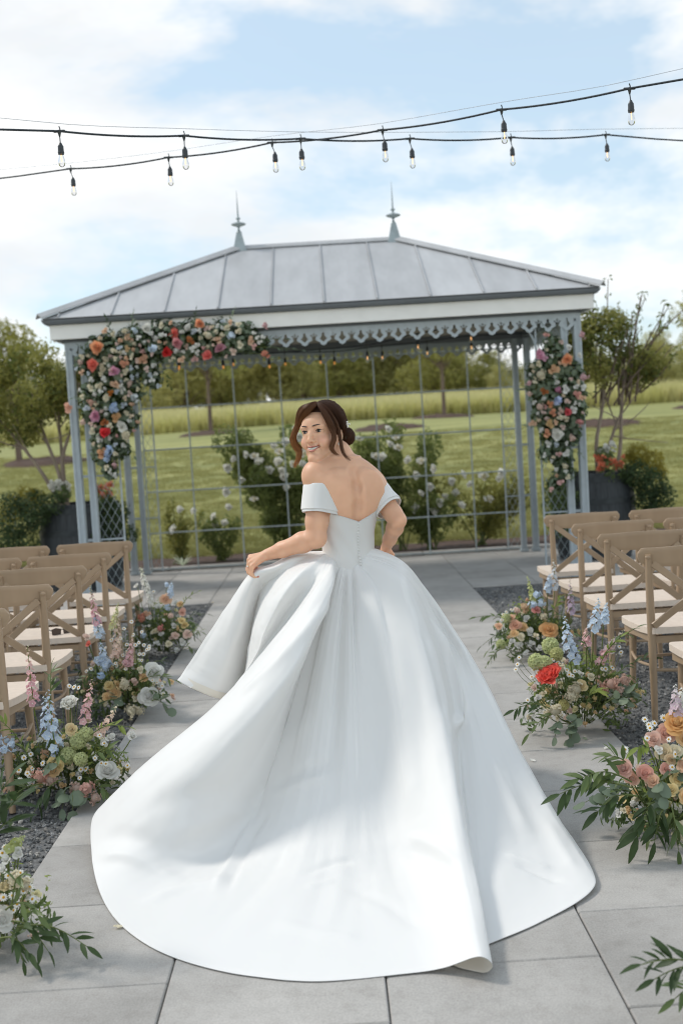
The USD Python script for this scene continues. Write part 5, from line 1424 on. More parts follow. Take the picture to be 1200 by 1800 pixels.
# skirt: gores from the waist to the hem, through points in the place they have round her
GORES = np.array([[(-0.035,4.804,1.030),(-0.146,4.800,1.041),(-0.244,4.800,1.006),(-0.326,4.800,0.987),(-0.424,4.830,0.862),(-0.517,4.870,0.733),(-0.604,4.900,0.614),(-0.673,4.920,0.531)],
 [(-0.036,4.789,1.030),(-0.133,4.740,1.033),(-0.229,4.740,0.993),(-0.308,4.740,0.966),(-0.369,4.770,0.832),(-0.427,4.810,0.690),(-0.485,4.850,0.557),(-0.541,4.880,0.467)],
 [(-0.035,4.775,1.030),(-0.123,4.730,1.017),(-0.213,4.750,0.963),(-0.288,4.800,0.904),(-0.334,4.860,0.782),(-0.367,4.920,0.643),(-0.400,4.980,0.501),(-0.422,5.020,0.384)],
 [(-0.031,4.761,1.030),(-0.104,4.680,1.010),(-0.192,4.670,0.960),(-0.278,4.700,0.871),(-0.334,4.760,0.763),(-0.368,4.840,0.634),(-0.409,4.920,0.478),(-0.434,4.980,0.345)],
 [(-0.026,4.750,1.030),(-0.082,4.640,1.008),(-0.146,4.580,0.957),(-0.221,4.560,0.865),(-0.291,4.580,0.744),(-0.349,4.660,0.599),(-0.457,4.740,0.427),(-0.515,4.800,0.323)],
 [(-0.019,4.739,1.020),(-0.051,4.620,0.991),(-0.104,4.600,0.919),(-0.188,4.600,0.813),(-0.307,4.600,0.675),(-0.474,4.600,0.495),(-0.654,4.620,0.332),(-0.881,4.700,0.152)],
 [(-0.008,4.729,1.010),(-0.012,4.600,0.991),(-0.082,4.500,0.909),(-0.176,4.420,0.808),(-0.309,4.360,0.667),(-0.470,4.340,0.526),(-0.708,4.380,0.345),(-0.982,4.520,0.090)],
 [(0.009,4.718,0.995),(0.008,4.560,0.950),(-0.043,4.420,0.842),(-0.129,4.280,0.713),(-0.261,4.180,0.567),(-0.440,4.140,0.405),(-0.665,4.160,0.229),(-0.933,4.247,0.040)],
 [(0.022,4.713,0.985),(-0.028,4.646,0.889),(-0.090,4.565,0.755),(-0.175,4.455,0.536),(-0.269,4.339,0.296),(-0.374,4.214,0.115),(-0.498,4.074,0.033),(-0.778,3.776,0.006)],
 [(0.036,4.710,0.980),(0.000,4.627,0.885),(-0.044,4.525,0.752),(-0.104,4.390,0.533),(-0.169,4.244,0.295),(-0.242,4.089,0.114),(-0.328,3.915,0.033),(-0.566,3.456,0.006)],
 [(0.050,4.708,0.975),(0.027,4.618,0.880),(-0.002,4.506,0.748),(-0.040,4.357,0.530),(-0.081,4.197,0.293),(-0.125,4.026,0.114),(-0.175,3.835,0.033),(-0.318,3.279,0.006)],
 [(0.065,4.709,0.972),(0.056,4.614,0.878),(0.045,4.496,0.746),(0.030,4.339,0.528),(0.014,4.171,0.293),(-0.003,3.992,0.113),(-0.022,3.790,0.033),(-0.077,3.210,0.006)],
 [(0.084,4.712,0.980),(0.088,4.617,0.885),(0.093,4.499,0.752),(0.100,4.342,0.533),(0.108,4.173,0.295),(0.119,3.994,0.114),(0.132,3.792,0.033),(0.177,3.229,0.006)],
 [(0.101,4.719,0.990),(0.233,4.660,0.958),(0.304,4.580,0.819),(0.346,4.440,0.642),(0.361,4.240,0.451),(0.359,3.980,0.280),(0.357,3.660,0.122),(0.336,3.150,0.075)],
 [(0.110,4.723,1.000),(0.250,4.680,0.959),(0.335,4.630,0.821),(0.385,4.520,0.636),(0.405,4.330,0.437),(0.400,4.060,0.273),(0.397,3.700,0.105),(0.369,3.166,0.040)],
 [(0.115,4.726,1.000),(0.258,4.700,0.958),(0.350,4.680,0.817),(0.402,4.580,0.630),(0.422,4.400,0.426),(0.408,4.120,0.254),(0.398,3.740,0.090),(0.340,3.203,0.006)],
 [(0.120,4.729,1.010),(0.263,4.720,0.960),(0.358,4.730,0.812),(0.416,4.660,0.619),(0.436,4.480,0.406),(0.415,4.200,0.240),(0.390,3.800,0.087),(0.261,3.282,0.006)],
 [(0.126,4.734,1.010),(0.272,4.750,0.966),(0.379,4.770,0.805),(0.446,4.700,0.609),(0.469,4.500,0.399),(0.455,4.200,0.238),(0.424,3.820,0.077),(0.373,3.370,0.006)],
 [(0.138,4.745,1.020),(0.276,4.770,0.972),(0.373,4.830,0.796),(0.475,4.760,0.596),(0.525,4.500,0.395),(0.552,4.220,0.226),(0.568,3.900,0.077),(0.561,3.511,0.006)],
 [(0.153,4.764,1.030),(0.277,4.800,0.983),(0.371,4.860,0.853),(0.479,4.800,0.673),(0.595,4.640,0.441),(0.674,4.380,0.246),(0.741,4.100,0.117),(0.789,3.783,0.020)],
 [(0.166,4.809,1.030),(0.250,4.850,0.990),(0.335,4.920,0.880),(0.440,4.950,0.720),(0.560,4.930,0.500),(0.640,4.860,0.280),(0.700,4.760,0.110),(0.760,4.620,0.010)],
 [(0.144,4.866,1.030),(0.240,4.930,0.990),(0.330,5.020,0.880),(0.400,5.100,0.720),(0.480,5.180,0.500),(0.540,5.220,0.280),(0.580,5.240,0.120),(0.620,5.250,0.010)],
 [(0.081,4.892,1.030),(0.120,4.980,0.990),(0.140,5.110,0.880),(0.160,5.220,0.720),(0.180,5.320,0.520),(0.180,5.390,0.340),(0.180,5.430,0.200),(0.180,5.460,0.080)],
 [(0.020,4.877,1.030),(-0.020,4.980,0.990),(-0.080,5.100,0.900),(-0.140,5.200,0.780),(-0.200,5.280,0.640),(-0.240,5.330,0.520),(-0.270,5.360,0.420),(-0.300,5.380,0.330)],
 [(-0.021,4.840,1.030),(-0.100,4.920,1.000),(-0.200,5.000,0.950),(-0.290,5.050,0.870),(-0.370,5.100,0.760),(-0.430,5.130,0.670),(-0.480,5.150,0.590),(-0.520,5.160,0.520)]])
GORES[:, 0, 2] += .012; GORES[:, 0, :2] += (np.array([.066, 4.80]) - GORES[:, 0, :2]) * .045
# pulls, dents and pressed folds in the cloth: where each runs, how deep (out is positive), how wide
CREASES = [
 ([(-0.915, 4.204, 0.040), (-0.801, 4.127, 0.078), (-0.694, 4.071, 0.053), (-0.559, 3.994, 0.018)], -0.013, 0.024),
 ([(-0.922, 4.304, 0.072), (-0.792, 4.177, 0.129), (-0.666, 4.106, 0.100), (-0.537, 4.077, 0.035)], 0.010, 0.034),
 ([(0.057, 4.660, 0.935), (0.016, 4.495, 0.740), (-0.026, 4.327, 0.497), (-0.055, 4.191, 0.304)], 0.012, 0.035),
 ([(-0.289, 4.263, 0.219), (-0.179, 4.211, 0.269), (-0.055, 4.189, 0.301)], -0.012, 0.014),
 ([(-0.266, 4.284, 0.260), (-0.157, 4.235, 0.314), (-0.042, 4.215, 0.338)], 0.010, 0.020),
 ([(-0.279, 4.216, 0.186), (-0.366, 4.125, 0.078), (-0.418, 3.846, 0.023)], 0.012, 0.016),
 ([(-0.327, 4.242, 0.165), (-0.411, 4.124, 0.061), (-0.461, 3.858, 0.021)], -0.010, 0.016),
 ([(-0.166, 3.890, 0.055), (-0.070, 3.928, 0.074), (0.016, 3.929, 0.075)], 0.008, 0.014),
 ([(-0.156, 3.817, 0.040), (-0.053, 3.852, 0.048)], -0.006, 0.012),
 ([(0.195, 3.972, 0.139), (0.280, 3.844, 0.139), (0.340, 3.706, 0.128)], -0.010, 0.016),
 ([(0.163, 3.952, 0.105), (0.266, 3.812, 0.106), (0.322, 3.646, 0.102)], 0.008, 0.020),
 ([(0.370, 4.719, 0.769), (0.417, 4.673, 0.626), (0.449, 4.590, 0.484), (0.440, 4.480, 0.405), (0.393, 4.265, 0.414)], -0.034, 0.022),
 ([(0.317, 4.556, 0.778), (0.350, 4.464, 0.659), (0.373, 4.364, 0.538), (0.372, 4.261, 0.456)], 0.010, 0.034),
 ([(0.538, 3.832, 0.069), (0.605, 3.797, 0.046), (0.677, 3.743, 0.027)], 0.010, 0.014),
 ([(0.499, 3.877, 0.090), (0.587, 3.851, 0.063), (0.665, 3.820, 0.042)], -0.008, 0.014),
 ([(0.534, 4.332, 0.290), (0.577, 4.167, 0.188), (0.614, 3.993, 0.100)], -0.012, 0.030),
 ([(0.027, 4.627, 0.897), (-0.096, 4.361, 0.812), (-0.258, 4.262, 0.673), (-0.367, 4.261, 0.587)], -0.012, 0.022),
 ([(-0.116, 4.358, 0.495), (-0.261, 4.342, 0.337), (-0.367, 4.228, 0.230)], -0.010, 0.050),
 ([(0.213, 4.509, 0.769), (0.222, 4.332, 0.544), (0.219, 4.162, 0.337), (0.237, 3.983, 0.188)], -0.012, 0.045),
 ([(0.127, 4.507, 0.775), (0.118, 4.344, 0.547), (0.099, 4.199, 0.334), (0.093, 4.042, 0.158)], 0.008, 0.050),
 ([(-0.017, 3.803, 0.036), (0.106, 3.672, 0.024), (0.212, 3.452, 0.019)], 0.007, 0.030),
 ([(-0.693, 3.844, 0.007), (-0.554, 3.949, 0.015), (-0.400, 3.950, 0.034)], -0.008, 0.030),
 ([(-0.709, 4.186, 0.223), (-0.559, 4.138, 0.270), (-0.381, 4.191, 0.284)], 0.010, 0.040),
 ([(-0.625, 4.119, 0.138), (-0.467, 4.164, 0.174), (-0.331, 4.255, 0.177)], -0.010, 0.030),
 ([(-0.251, 3.611, 0.018), (-0.110, 3.510, 0.015), (0.026, 3.460, 0.011)], -0.006, 0.030),
 ([(0.692, 4.094, 0.123), (0.710, 3.944, 0.072), (0.730, 3.815, 0.041)], -0.008, 0.020)
]
def skirt():
    from scipy.interpolate import CubicSpline
    G_ = GORES; ng, k, _ = G_.shape
    d = np.linalg.norm(np.diff(np.concatenate([G_, G_[:1]], 0), axis=0), axis=2)[:, 2:].mean(1) ** .7
    u = np.concatenate([[0], np.cumsum(d)])
    nv, ns = 560, 150
    # vertical first, by length
    dl = np.linalg.norm(np.diff(G_, axis=1), axis=2).mean(0); t = np.concatenate([[0], np.cumsum(dl)]); t /= t[-1]
    ts = np.linspace(0, 1, ns)
    C = PchipInterpolator(t, G_, axis=1)(ts) * .5 + CubicSpline(t, G_, axis=1, bc_type='natural')(ts) * .5
    us = np.linspace(0, u[-1], nv, endpoint=False)
    Cc = np.concatenate([C, C[:1]], 0)
    S1 = CubicSpline(u, Cc, axis=0, bc_type='periodic')(us)
    S2 = PchipInterpolator(u, Cc, axis=0)(us)
    S = .35 * S1 + .65 * S2                       # (nv, ns, 3)
    S = S.transpose(1, 0, 2)                      # (ns, nv, 3)
    # normals
    du = np.roll(S, -1, 1) - np.roll(S, 1, 1); dv = np.gradient(S, axis=0)
    N = np.cross(du, dv); N /= np.linalg.norm(N, axis=2, keepdims=True) + 1e-9
    from meshkit import fbm
    vv = np.broadcast_to(us[None], (ns, nv)); tt = np.broadcast_to(ts[:, None], (ns, nv))
    # long soft folds that run down the skirt, and shallow pulls across it
    q = np.stack([vv * 3.2, tt * 1.3, 0 * vv + 3.0], -1).reshape(-1, 3); f1 = fbm(q).reshape(ns, nv)
    q = np.stack([vv * 2.0 + tt * 2.2, tt * 6.0 - vv * 1.0, 0 * vv + 9.0], -1).reshape(-1, 3); f2 = fbm(q).reshape(ns, nv)
    q = np.stack([vv * 8.0, tt * 3.0, 0 * vv + 5.0], -1).reshape(-1, 3); f3 = fbm(q).reshape(ns, nv)
    env = np.clip(tt * 4, 0, 1) * np.clip((1.02 - tt) * 6, 0, 1)
    disp = env * (.032 * (f1 - .5) + .012 * (f2 - .5) + .004 * (f3 - .5))
    # gathers just below the waist
    disp = disp + .0008 * np.sin(vv * 30 + 2 * np.sin(vv * 9)) * np.exp(-((tt - .05) / .04) ** 2)
    # broad knife pleats laid in at the waist
    for uk, A in ((7.45, .016), (8.6, .012), (10.0, .011), (11.45, .013), (12.5, .014)):
        i = int(uk); vk = u[i] + (u[i + 1] - u[i]) * (uk - i); w = .16
        s_ = (vv - vk + .03 * np.sin(tt * 4 + uk)) / w * (1 if uk < 10 else -1)
        saw = np.where(s_ < 0, np.clip(1 + s_, 0, 1) ** 1.6, np.exp(-(s_ / .10) ** 2))
        disp = disp + A * saw * np.clip(tt / .05, 0, 1) * np.exp(-(tt / .42) ** 2)
    for pts, amp, wid in CREASES:
        c = spl(pts, 24); c = np.concatenate([c])
        lo, hi = c.min(0) - 3 * wid, c.max(0) + 3 * wid
        m = ((S > lo) & (S < hi)).all(2)
        if not m.any(): continue
        dd = np.full(m.sum(), 9.0); ff = np.zeros(m.sum()); P = S[m]
        for i in range(23):
            e = c[i + 1] - c[i]; tq = np.clip(((P - c[i]) @ e) / (e @ e + 1e-12), 0, 1); q = np.linalg.norm(P - c[i] - tq[:, None] * e, axis=1)
            b = q < dd; dd[b] = q[b]; ff[b] = (i + tq[b]) / 23
        disp[m] += amp * np.exp(-(dd / wid) ** 2) * np.clip(np.sin(np.pi * np.clip(ff, .02, .98)) * 1.8, 0, 1)
    S = S + N * disp[..., None]
    S[..., 2] = np.maximum(S[..., 2], .005)
    # turned hem
    hem = S[-1]; inw = S[-3]
    dirn = hem - inw; dirn /= np.linalg.norm(dirn, axis=1, keepdims=True) + 1e-9
    e1 = hem + dirn * .003 + [0, 0, -.0015]; e2 = hem - dirn * .004 + [0, 0, -.004]; e3 = hem - dirn * .035 + [0, 0, -.0042]
    S = np.concatenate([S, e1[None], e2[None], e3[None]], 0)
    return S.reshape(-1, 3), grid_faces(ns + 3, nv, True)[:, ::-1]
part('skirt', skirt(), 'satin', bride, smooth=True)
# ================================================================ flowers
def floor_px(x, y):
    d = FW * F_PX + RC * (x - 600) - UC * (y - 900)
    return np.array([0, 0, EYE]) + d * (-EYE / d[2])

def sprig(parent, P0, P1, bend, n, size, mat, r, tpl=LEAF_FINE, singly=True, name='leafy_sprig'):
    """an arching stem with paired leaves"""
    P0, P1 = np.array(P0, float), np.array(P1, float); mid = (P0 + P1) / 2 + np.array(bend)
    c = spl([P0, mid, P1], 14); L = np.linalg.norm(P1 - P0)
    st = part(name, tube(c, np.linspace(.0032, .0012, 14), 5), 'stem', parent, smooth=True)
    t = np.gradient(c, axis=0); mb = MB()
    for k in range(n):
        f = .22 + .78 * (k + 1) / n; i = min(13, int(f * 13)); p = c[i]; d = t[i] / np.linalg.norm(t[i])
        s = rand_dirs(r, 1)[0]; s -= d * (s @ d) * .9; s /= np.linalg.norm(s)
        if k == n - 1: s = d * 1.0
        x = s * .8 + d * .75; x /= np.linalg.norm(x)
        up = np.array([0, -.35, 1.0]) + rand_dirs(r, 1)[0] * .5; y = np.cross(up, x); y /= np.linalg.norm(y); z = np.cross(x, y)
        v = (tpl[0] * size * r.uniform(.75, 1.2)) @ np.stack([x, y, z]) + p
        if singly: part('leaf', (v, tpl[1]), mat, st, smooth=True)
        else: mb.add(v, tpl[1])
    if not singly: part('leaves', mb.out(), mat, st, smooth=True)

HEADS = {}
def head(kind, c, r, fine=True):
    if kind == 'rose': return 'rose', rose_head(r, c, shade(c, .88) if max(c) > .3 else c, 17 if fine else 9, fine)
    if kind == 'peony': return 'peony', peony_head(r, c, 36 if fine else 18, fine)
    if kind == 'dahlia': return 'dahlia', peony_head(r, c, 44 if fine else 26, False)
    if kind == 'bell': return 'lisianthus', bell_head(r, c)
    if kind == 'ball': return 'viburnum', ball_head(r, c, 46 if fine else 24)
    if kind == 'stock': return 'stock', cluster_head(r, c, 15 if fine else 9)
    if kind == 'daisy': return 'daisy', daisy_head(r)
    if kind == 'blue': return 'delphinium_floret', cluster5(r, c)
def cluster5(r, c, n=7):
    mb = MB()
    for k in range(n):
        d = rand_dirs(r, 1, .4)[0]; h = five_petal(r, shade(c, r.uniform(.9, 1.12)), 5, .95, .5, (.9, .9, .8)); v, f = h.out()
        mb.add((v * .5) @ frames(d, r.uniform(0, 6))[0].T + d * r.uniform(.3, .75), f, h.colors())
    s = trimesh.creation.icosphere(1, .36); mb.add(s.vertices, s.faces, shade(c, .8))
    return mb

def ground_flowers(lab, base, R, H, blooms, spikes, daisies, seed, sprigs=(), leafn=900, fine=True, fill=85, fillc=(CREAM, BLUSH, APRICOT, WHITE, CREAM, WHITE, YELLOW, PEACH, (.80, .74, .44)), around=True):
    r = np.random.default_rng(seed); b = np.array(base, float); b[2] = 0
    t = thing('flower_arrangement', lab, 'flowers', 'flower arrangements along the aisle', None, b)
    def loc(x, y, dy=0.0):
        # a place on the front of the mound that the photo shows at (x, y)
        p = px3(x, y, b[1]); h = np.clip(p[2] / H, 0, 1.3)
        p = px3(x, y, b[1] - R * .88 * (1 - h ** 1.5 * .8) + r.uniform(-.03, .02) + dy); p[2] = max(p[2], .02)
        return p - b
    # mound of leaves
    cs, rs = [], []
    for k in range(26):
        a = r.uniform(0, 6.3); q = R * math.sqrt(r.random()) * .8; z = H * .42 * (1 - (q / R) ** 2) * r.uniform(.3, 1.0) + .03
        cs.append((math.cos(a) * q, math.sin(a) * q * .8, z)); rs.append(R * r.uniform(.16, .30))
    part('foliage', leaf_cloud(r, cs, rs, leafn * 7 // 16, .045, LEAF_FINE if fine else LEAF, shell=.3)[:2], 'leaf_green', t, smooth=True)
    part('light_foliage', leaf_cloud(r, np.array(cs) + [0, -.02, .03], rs, leafn * 5 // 8, .036, LEAF), 'leaf_green', t, smooth=True)
    part('lime_foliage', leaf_cloud(r, np.array(cs[:12]) + [0, 0, .07], rs[:12], leafn // 3, .030, LEAF), 'leaf_lime', t, smooth=True)
    stem_mb = MB()
    for kind, x, y, rad, c in blooms:
        p = loc(x, y, -.05 if kind == 'peony' else 0); s = 1.12 * rad * (b[1] - R * .3) / F_PX
        nm, h = head(kind, c, r, fine)
        d = np.array([p[0] * .8 + r.normal(0, .15), -.75 + r.normal(0, .2), .55 + r.normal(0, .2)])
        bloom(t, nm, h, p, d, s, r.uniform(0, 6))
        stem_mb.tube(spl([(p[0] * .2, p[1] * .2, .03), p * [.7, .7, .55], p - d / np.linalg.norm(d) * s * .5], 7), .0026, 5)
    for c, x0, y0, x1, y1, wid, tipc in spikes:
        p0, p1 = loc(x0, y0), None
        q = px3(x1, y1, b[1] + p0[1] + r.uniform(-.02, .03)) - b; d = q - p0; L = np.linalg.norm(d)
        h = spike_head(r, c, int(10 + 58 * L), 1.0, wid * .75 / max(L, .05), tipc, (.0195 if c is BLUE else .0170) / max(L, .05))
        bloom(t, 'larkspur' if c not in (BLUE,) else 'delphinium', h, p0, d, L)
        stem_mb.tube(spl([(p0[0] * .3, p0[1] * .3, .03), p0 * [.8, .8, .6], p0], 6), .003, 5)
    for x, y in daisies:
        p = loc(x, y, -.01); d = np.array([r.normal(0, .4), -.8, .6 + r.normal(0, .2)])
        nm, h = head('daisy', WHITE, r); bloom(t, nm, h, p, d, .0135 * r.uniform(.85, 1.15))
        stem_mb.tube(spl([(p[0] * .4, p[1] * .4, p[2] * .4), p * [.85, .85, .8], p - d * .004], 6), .0012, 4)
    # unnamed small blooms between
    for k in range(fill):
        a = r.uniform(-2.9, -.2); q = R * r.uniform(.3, .95); z = H * .55 * (1 - (q / R) ** 2 * .8) * r.uniform(.3, 1.0) + .04
        p = np.array([math.cos(a) * q, math.sin(a) * q * .8, z]); c = fillc[r.integers(len(fillc))]
        nm, h = head(['rose', 'bell', 'stock'][r.integers(3)], c, r, False)
        bloom(t, nm, h, p * [1.08, 1.12, 1.08], (p[0], p[1] - .2, .25), r.uniform(.013, .024), r.uniform(0, 6))
    part('stem', stem_mb.out(), 'stem', t, smooth=True)
    for x0, y0, x1, y1, n, size, mat in sprigs:
        p0, p1 = loc(x0, y0), None
        q = px3(x1, y1, b[1] + p0[1] - .05) - b; q[2] = max(q[2], .02)
        sprig(t, p0, q, (0, 0, .03), n, size, mat, r, LEAF_FINE if mat != 'leaf_blue' else (ROUND if True else LEAF), singly=fine)
    # sprigs all round, the ones behind too
    for k in range(9 if around else 0):
        a = r.uniform(0, 6.3); q = R * r.uniform(.85, 1.2)
        p1 = np.array([math.cos(a) * q, math.sin(a) * q * .8, r.uniform(.05, H * .55)])
        sprig(t, p1 * [.2, .2, 0] + [0, 0, H * .2], p1, (0, 0, .06), 9, .055, ['leaf_green', 'leaf_blue', 'leaf_dark'][k % 3], r, ROUND if k % 3 == 1 else LEAF_FINE, singly=False)
    return t
PKT = (.80, .62, .55)
# left of the aisle, near to far
bA3 = floor_px(118, 1395)
ground_flowers('blue, pink and lime flower arrangement with white daisies left of the train', bA3, .30, .46,
  [('peony', 122, 1236, 16, WHITE), ('rose', 125, 1282, 11, (.80, .66, .40)), ('ball', 137, 1303, 13, LIME), ('ball', 151, 1291, 12, LIME), ('ball', 119, 1329, 14, LIME), ('ball', 142, 1335, 11, LIME),
   ('rose', 92, 1340, 9, YELLOW), ('rose', 104, 1347, 9, YELLOW), ('rose', 114, 1335, 10, APRICOT), ('rose', 93, 1357, 10, APRICOT), ('stock', 72, 1368, 18, (.80, .48, .38)), ('stock', 88, 1372, 14, BLUSH),
   ('stock', 136, 1390, 18, BLUSH), ('stock', 152, 1388, 17, (.80, .50, .42)), ('stock', 168, 1404, 13, BLUSH), ('rose', 189, 1356, 19, WHITE), ('bell', 195, 1298, 12, WHITE), ('bell', 233, 1294, 10, WHITE), ('bell', 183, 1308, 9, WHITE), ('rose', 153, 1268, 9, CREAM),
   ('blue', 12, 1302, 13, BLUE), ('blue', 8, 1318, 10, BLUE), ('blue', 22, 1312, 10, BLUE), ('blue', 97, 1322, 11, (.60, .68, .82))],
  [(BLUE, 98, 1325, 84, 1214, .085, (.62, .72, .84)), ((.66, .75, .87), 84, 1300, 78, 1222, .08, (.7, .78, .86)), (PINK, 146, 1276, 162, 1196, .055, (.80, .62, .50)), ((.82, .50, .54), 60, 1246, 48, 1136, .06, (.80, .72, .52)), (BLUSH, 170, 1300, 206, 1240, .05, CREAM)],
  [(122, 1206), (130, 1208), (138, 1209), (131, 1236), (119, 1243), (151, 1352), (142, 1353), (54, 1326), (42, 1332), (75, 1342), (57, 1351), (51, 1364), (35, 1372), (33, 1354), (178, 1342), (183, 1307), (175, 1293), (224, 1346), (110, 1238), (167, 1333), (140, 1368), (48, 1360), (186, 1343)], 101,
  [(110, 1370, 60, 1430, 10, .075, 'leaf_dark'), (150, 1380, 205, 1412, 8, .07, 'leaf_green'), (60, 1350, 2, 1268, 12, .05, 'leaf_lime'), (80, 1380, 10, 1415, 9, .085, 'leaf_green'), (160, 1330, 215, 1330, 9, .055, 'leaf_green'), (150, 1300, 225, 1278, 8, .045, 'leaf_lime'), (90, 1260, 90, 1175, 9, .06, 'leaf_green'), (130, 1390, 128, 1425, 5, .06, 'leaf_blue'), (120, 1385, 110, 1422, 5, .06, 'leaf_blue')], 1300)
bA2 = floor_px(222, 1252)
ground_flowers('arrangement of pink larkspur, chamomile and white roses by the third row chairs on the left', bA2, .30, .60,
  [('rose', 271, 1180, 16, WHITE), ('rose', 261, 1224, 17, WHITE), ('rose', 192, 1206, 9, YELLOW), ('rose', 207, 1204, 9, (.80, .60, .32)), ('rose', 201, 1219, 10, APRICOT), ('rose', 188, 1225, 8, APRICOT), ('stock', 219, 1203, 13, CREAM), ('stock', 231, 1252, 15, CREAM), ('stock', 246, 1250, 9, CREAM),
   ('stock', 226, 1166, 12, PINK), ('blue', 177, 1161, 13, BLUE), ('blue', 190, 1170, 12, BLUE), ('blue', 178, 1188, 9, (.52, .66, .84)), ('bell', 152, 1120, 9, BLUSH), ('bell', 156, 1132, 7, CORAL), ('rose', 253, 1192, 8, APRICOT), ('stock', 236, 1198, 9, BLUSH), ('bell', 280, 1204, 8, WHITE), ('bell', 246, 1178, 8, CREAM)],
  [((.82, .50, .54), 172, 1104, 158, 1030, .055, (.78, .74, .5)), (BLUE, 176, 1120, 166, 1080, .07, (.6, .7, .84)), ((.80, .62, .52), 205, 1160, 206, 1066, .06, (.72, .72, .40)), (PINK, 226, 1172, 232, 1120, .05, BLUSH), (BLUE, 188, 1175, 176, 1130, .07, BLUE), (BLUSH, 200, 1160, 212, 1120, .05, CREAM), ((.72, .70, .40), 196, 1110, 208, 1060, .04, (.6, .62, .3))],
  [(222 + int(9 * math.cos(k * 2.4) * k ** .5), 1146 + int(9 * math.sin(k * 2.4) * k ** .5) - k // 2) for k in range(24)] + [(258, 1142), (262, 1136), (244, 1130), (252, 1150), (205, 1171), (160, 1176), (152, 1180), (268, 1196), (276, 1200), (285, 1206)], 102,
  [(240, 1200, 305, 1195, 8, .055, 'leaf_green'), (260, 1235, 296, 1246, 7, .055, 'leaf_blue'), (200, 1230, 160, 1262, 8, .06, 'leaf_dark'), (180, 1190, 140, 1200, 8, .055, 'leaf_green'), (250, 1220, 290, 1228, 7, .055, 'leaf_dark')], 1300)
bA1 = floor_px(287, 1150)
ground_flowers('small peach and white flower arrangement beside the front row chair on the left', bA1, .29, .62,
  [('rose', 291, 1053, 10, PEACH), ('rose', 317, 1062, 6, APRICOT), ('rose', 320, 1076, 7, (.80, .50, .40)), ('rose', 319, 1091, 7, YELLOW), ('rose', 325, 1099, 7, YELLOW), ('stock', 249, 1087, 10, (.78, .36, .25)), ('stock', 258, 1080, 8, PEACH), ('stock', 282, 1105, 8, (.78, .34, .30)), ('rose', 273, 1110, 8, CREAM), ('rose', 308, 1117, 7, BLUSH), ('rose', 329, 1115, 8, BLUSH),
   ('bell', 264, 1060, 7, WHITE), ('bell', 279, 1067, 7, WHITE), ('bell', 309, 1060, 7, WHITE), ('bell', 306, 1100, 7, WHITE), ('bell', 275, 1131, 7, WHITE), ('bell', 321, 1128, 8, WHITE), ('bell', 311, 1143, 7, WHITE), ('bell', 284, 1115, 6, WHITE), ('bell', 262, 1086, 6, WHITE), ('blue', 300, 1040, 6, BLUE), ('blue', 295, 1069, 7, BLUE), ('blue', 252, 1117, 6, BLUE), ('stock', 299, 1084, 7, BLUSH), ('bell', 240, 1030, 6, WHITE), ('blue', 293, 1028, 5, BLUE), ('rose', 296, 1132, 6, CREAM)],
  [(WHITE, 258, 1040, 247, 996, .07, (.72, .74, .5)), (BLUE, 298, 1050, 302, 1022, .05, (.66, .74, .8)), (WHITE, 265, 1062, 258, 1022, .05, WHITE)], [(270, 1040), (288, 1090), (262, 1100), (330, 1140)], 103,
  [(310, 1080, 348, 1040, 8, .035, 'leaf_lime'), (325, 1120, 356, 1112, 6, .045, 'leaf_green'), (320, 1140, 345, 1148, 6, .045, 'leaf_green'), (265, 1085, 220, 1075, 8, .05, 'leaf_green')], 1100, fill=26)
bA4 = floor_px(-4, 1648)
ground_flowers('nearest arrangement at the lower left edge with chamomile and trailing leaves', bA4, .26, .36,
  [('bell', 33, 1500, 13, WHITE), ('bell', 11, 1511, 12, WHITE), ('stock', 27, 1545, 18, CREAM), ('stock', 45, 1560, 14, CREAM), ('rose', 2, 1618, 22, WHITE), ('stock', 10, 1560, 14, (.76, .66, .40)), ('bell', 4, 1530, 12, WHITE), ('ball', 28, 1484, 10, (.50, .56, .18)), ('rose', -14, 1580, 18, APRICOT), ('rose', -30, 1540, 16, BLUSH)],
  [(CREAM, 30, 1560, 60, 1545, .04, WHITE), ((.56, .60, .28), 15, 1500, 42, 1470, .04, LIME)],
  [(22, 1575), (41, 1567), (24, 1601), (57, 1581), (8, 1490), (36, 1535), (4, 1500), (47, 1545), (14, 1540), (52, 1560), (30, 1590), (6, 1578)], 104,
  [(20, 1620, 84, 1672, 9, .065, 'leaf_dark'), (30, 1630, 152, 1664, 13, .060, 'leaf_dark'), (20, 1640, 40, 1690, 7, .06, 'leaf_dark'), (10, 1600, 66, 1610, 7, .055, 'leaf_green'), (-20, 1500, 40, 1396, 10, .085, 'leaf_dark'), (-30, 1500, 15, 1372, 10, .085, 'leaf_dark'), (-30, 1520, 24, 1440, 9, .085, 'leaf_dark'), (0, 1650, 60, 1690, 7, .06, 'leaf_dark'), (20, 1600, 36, 1540, 6, .06, 'leaf_green')], 600, around=False, fill=40)
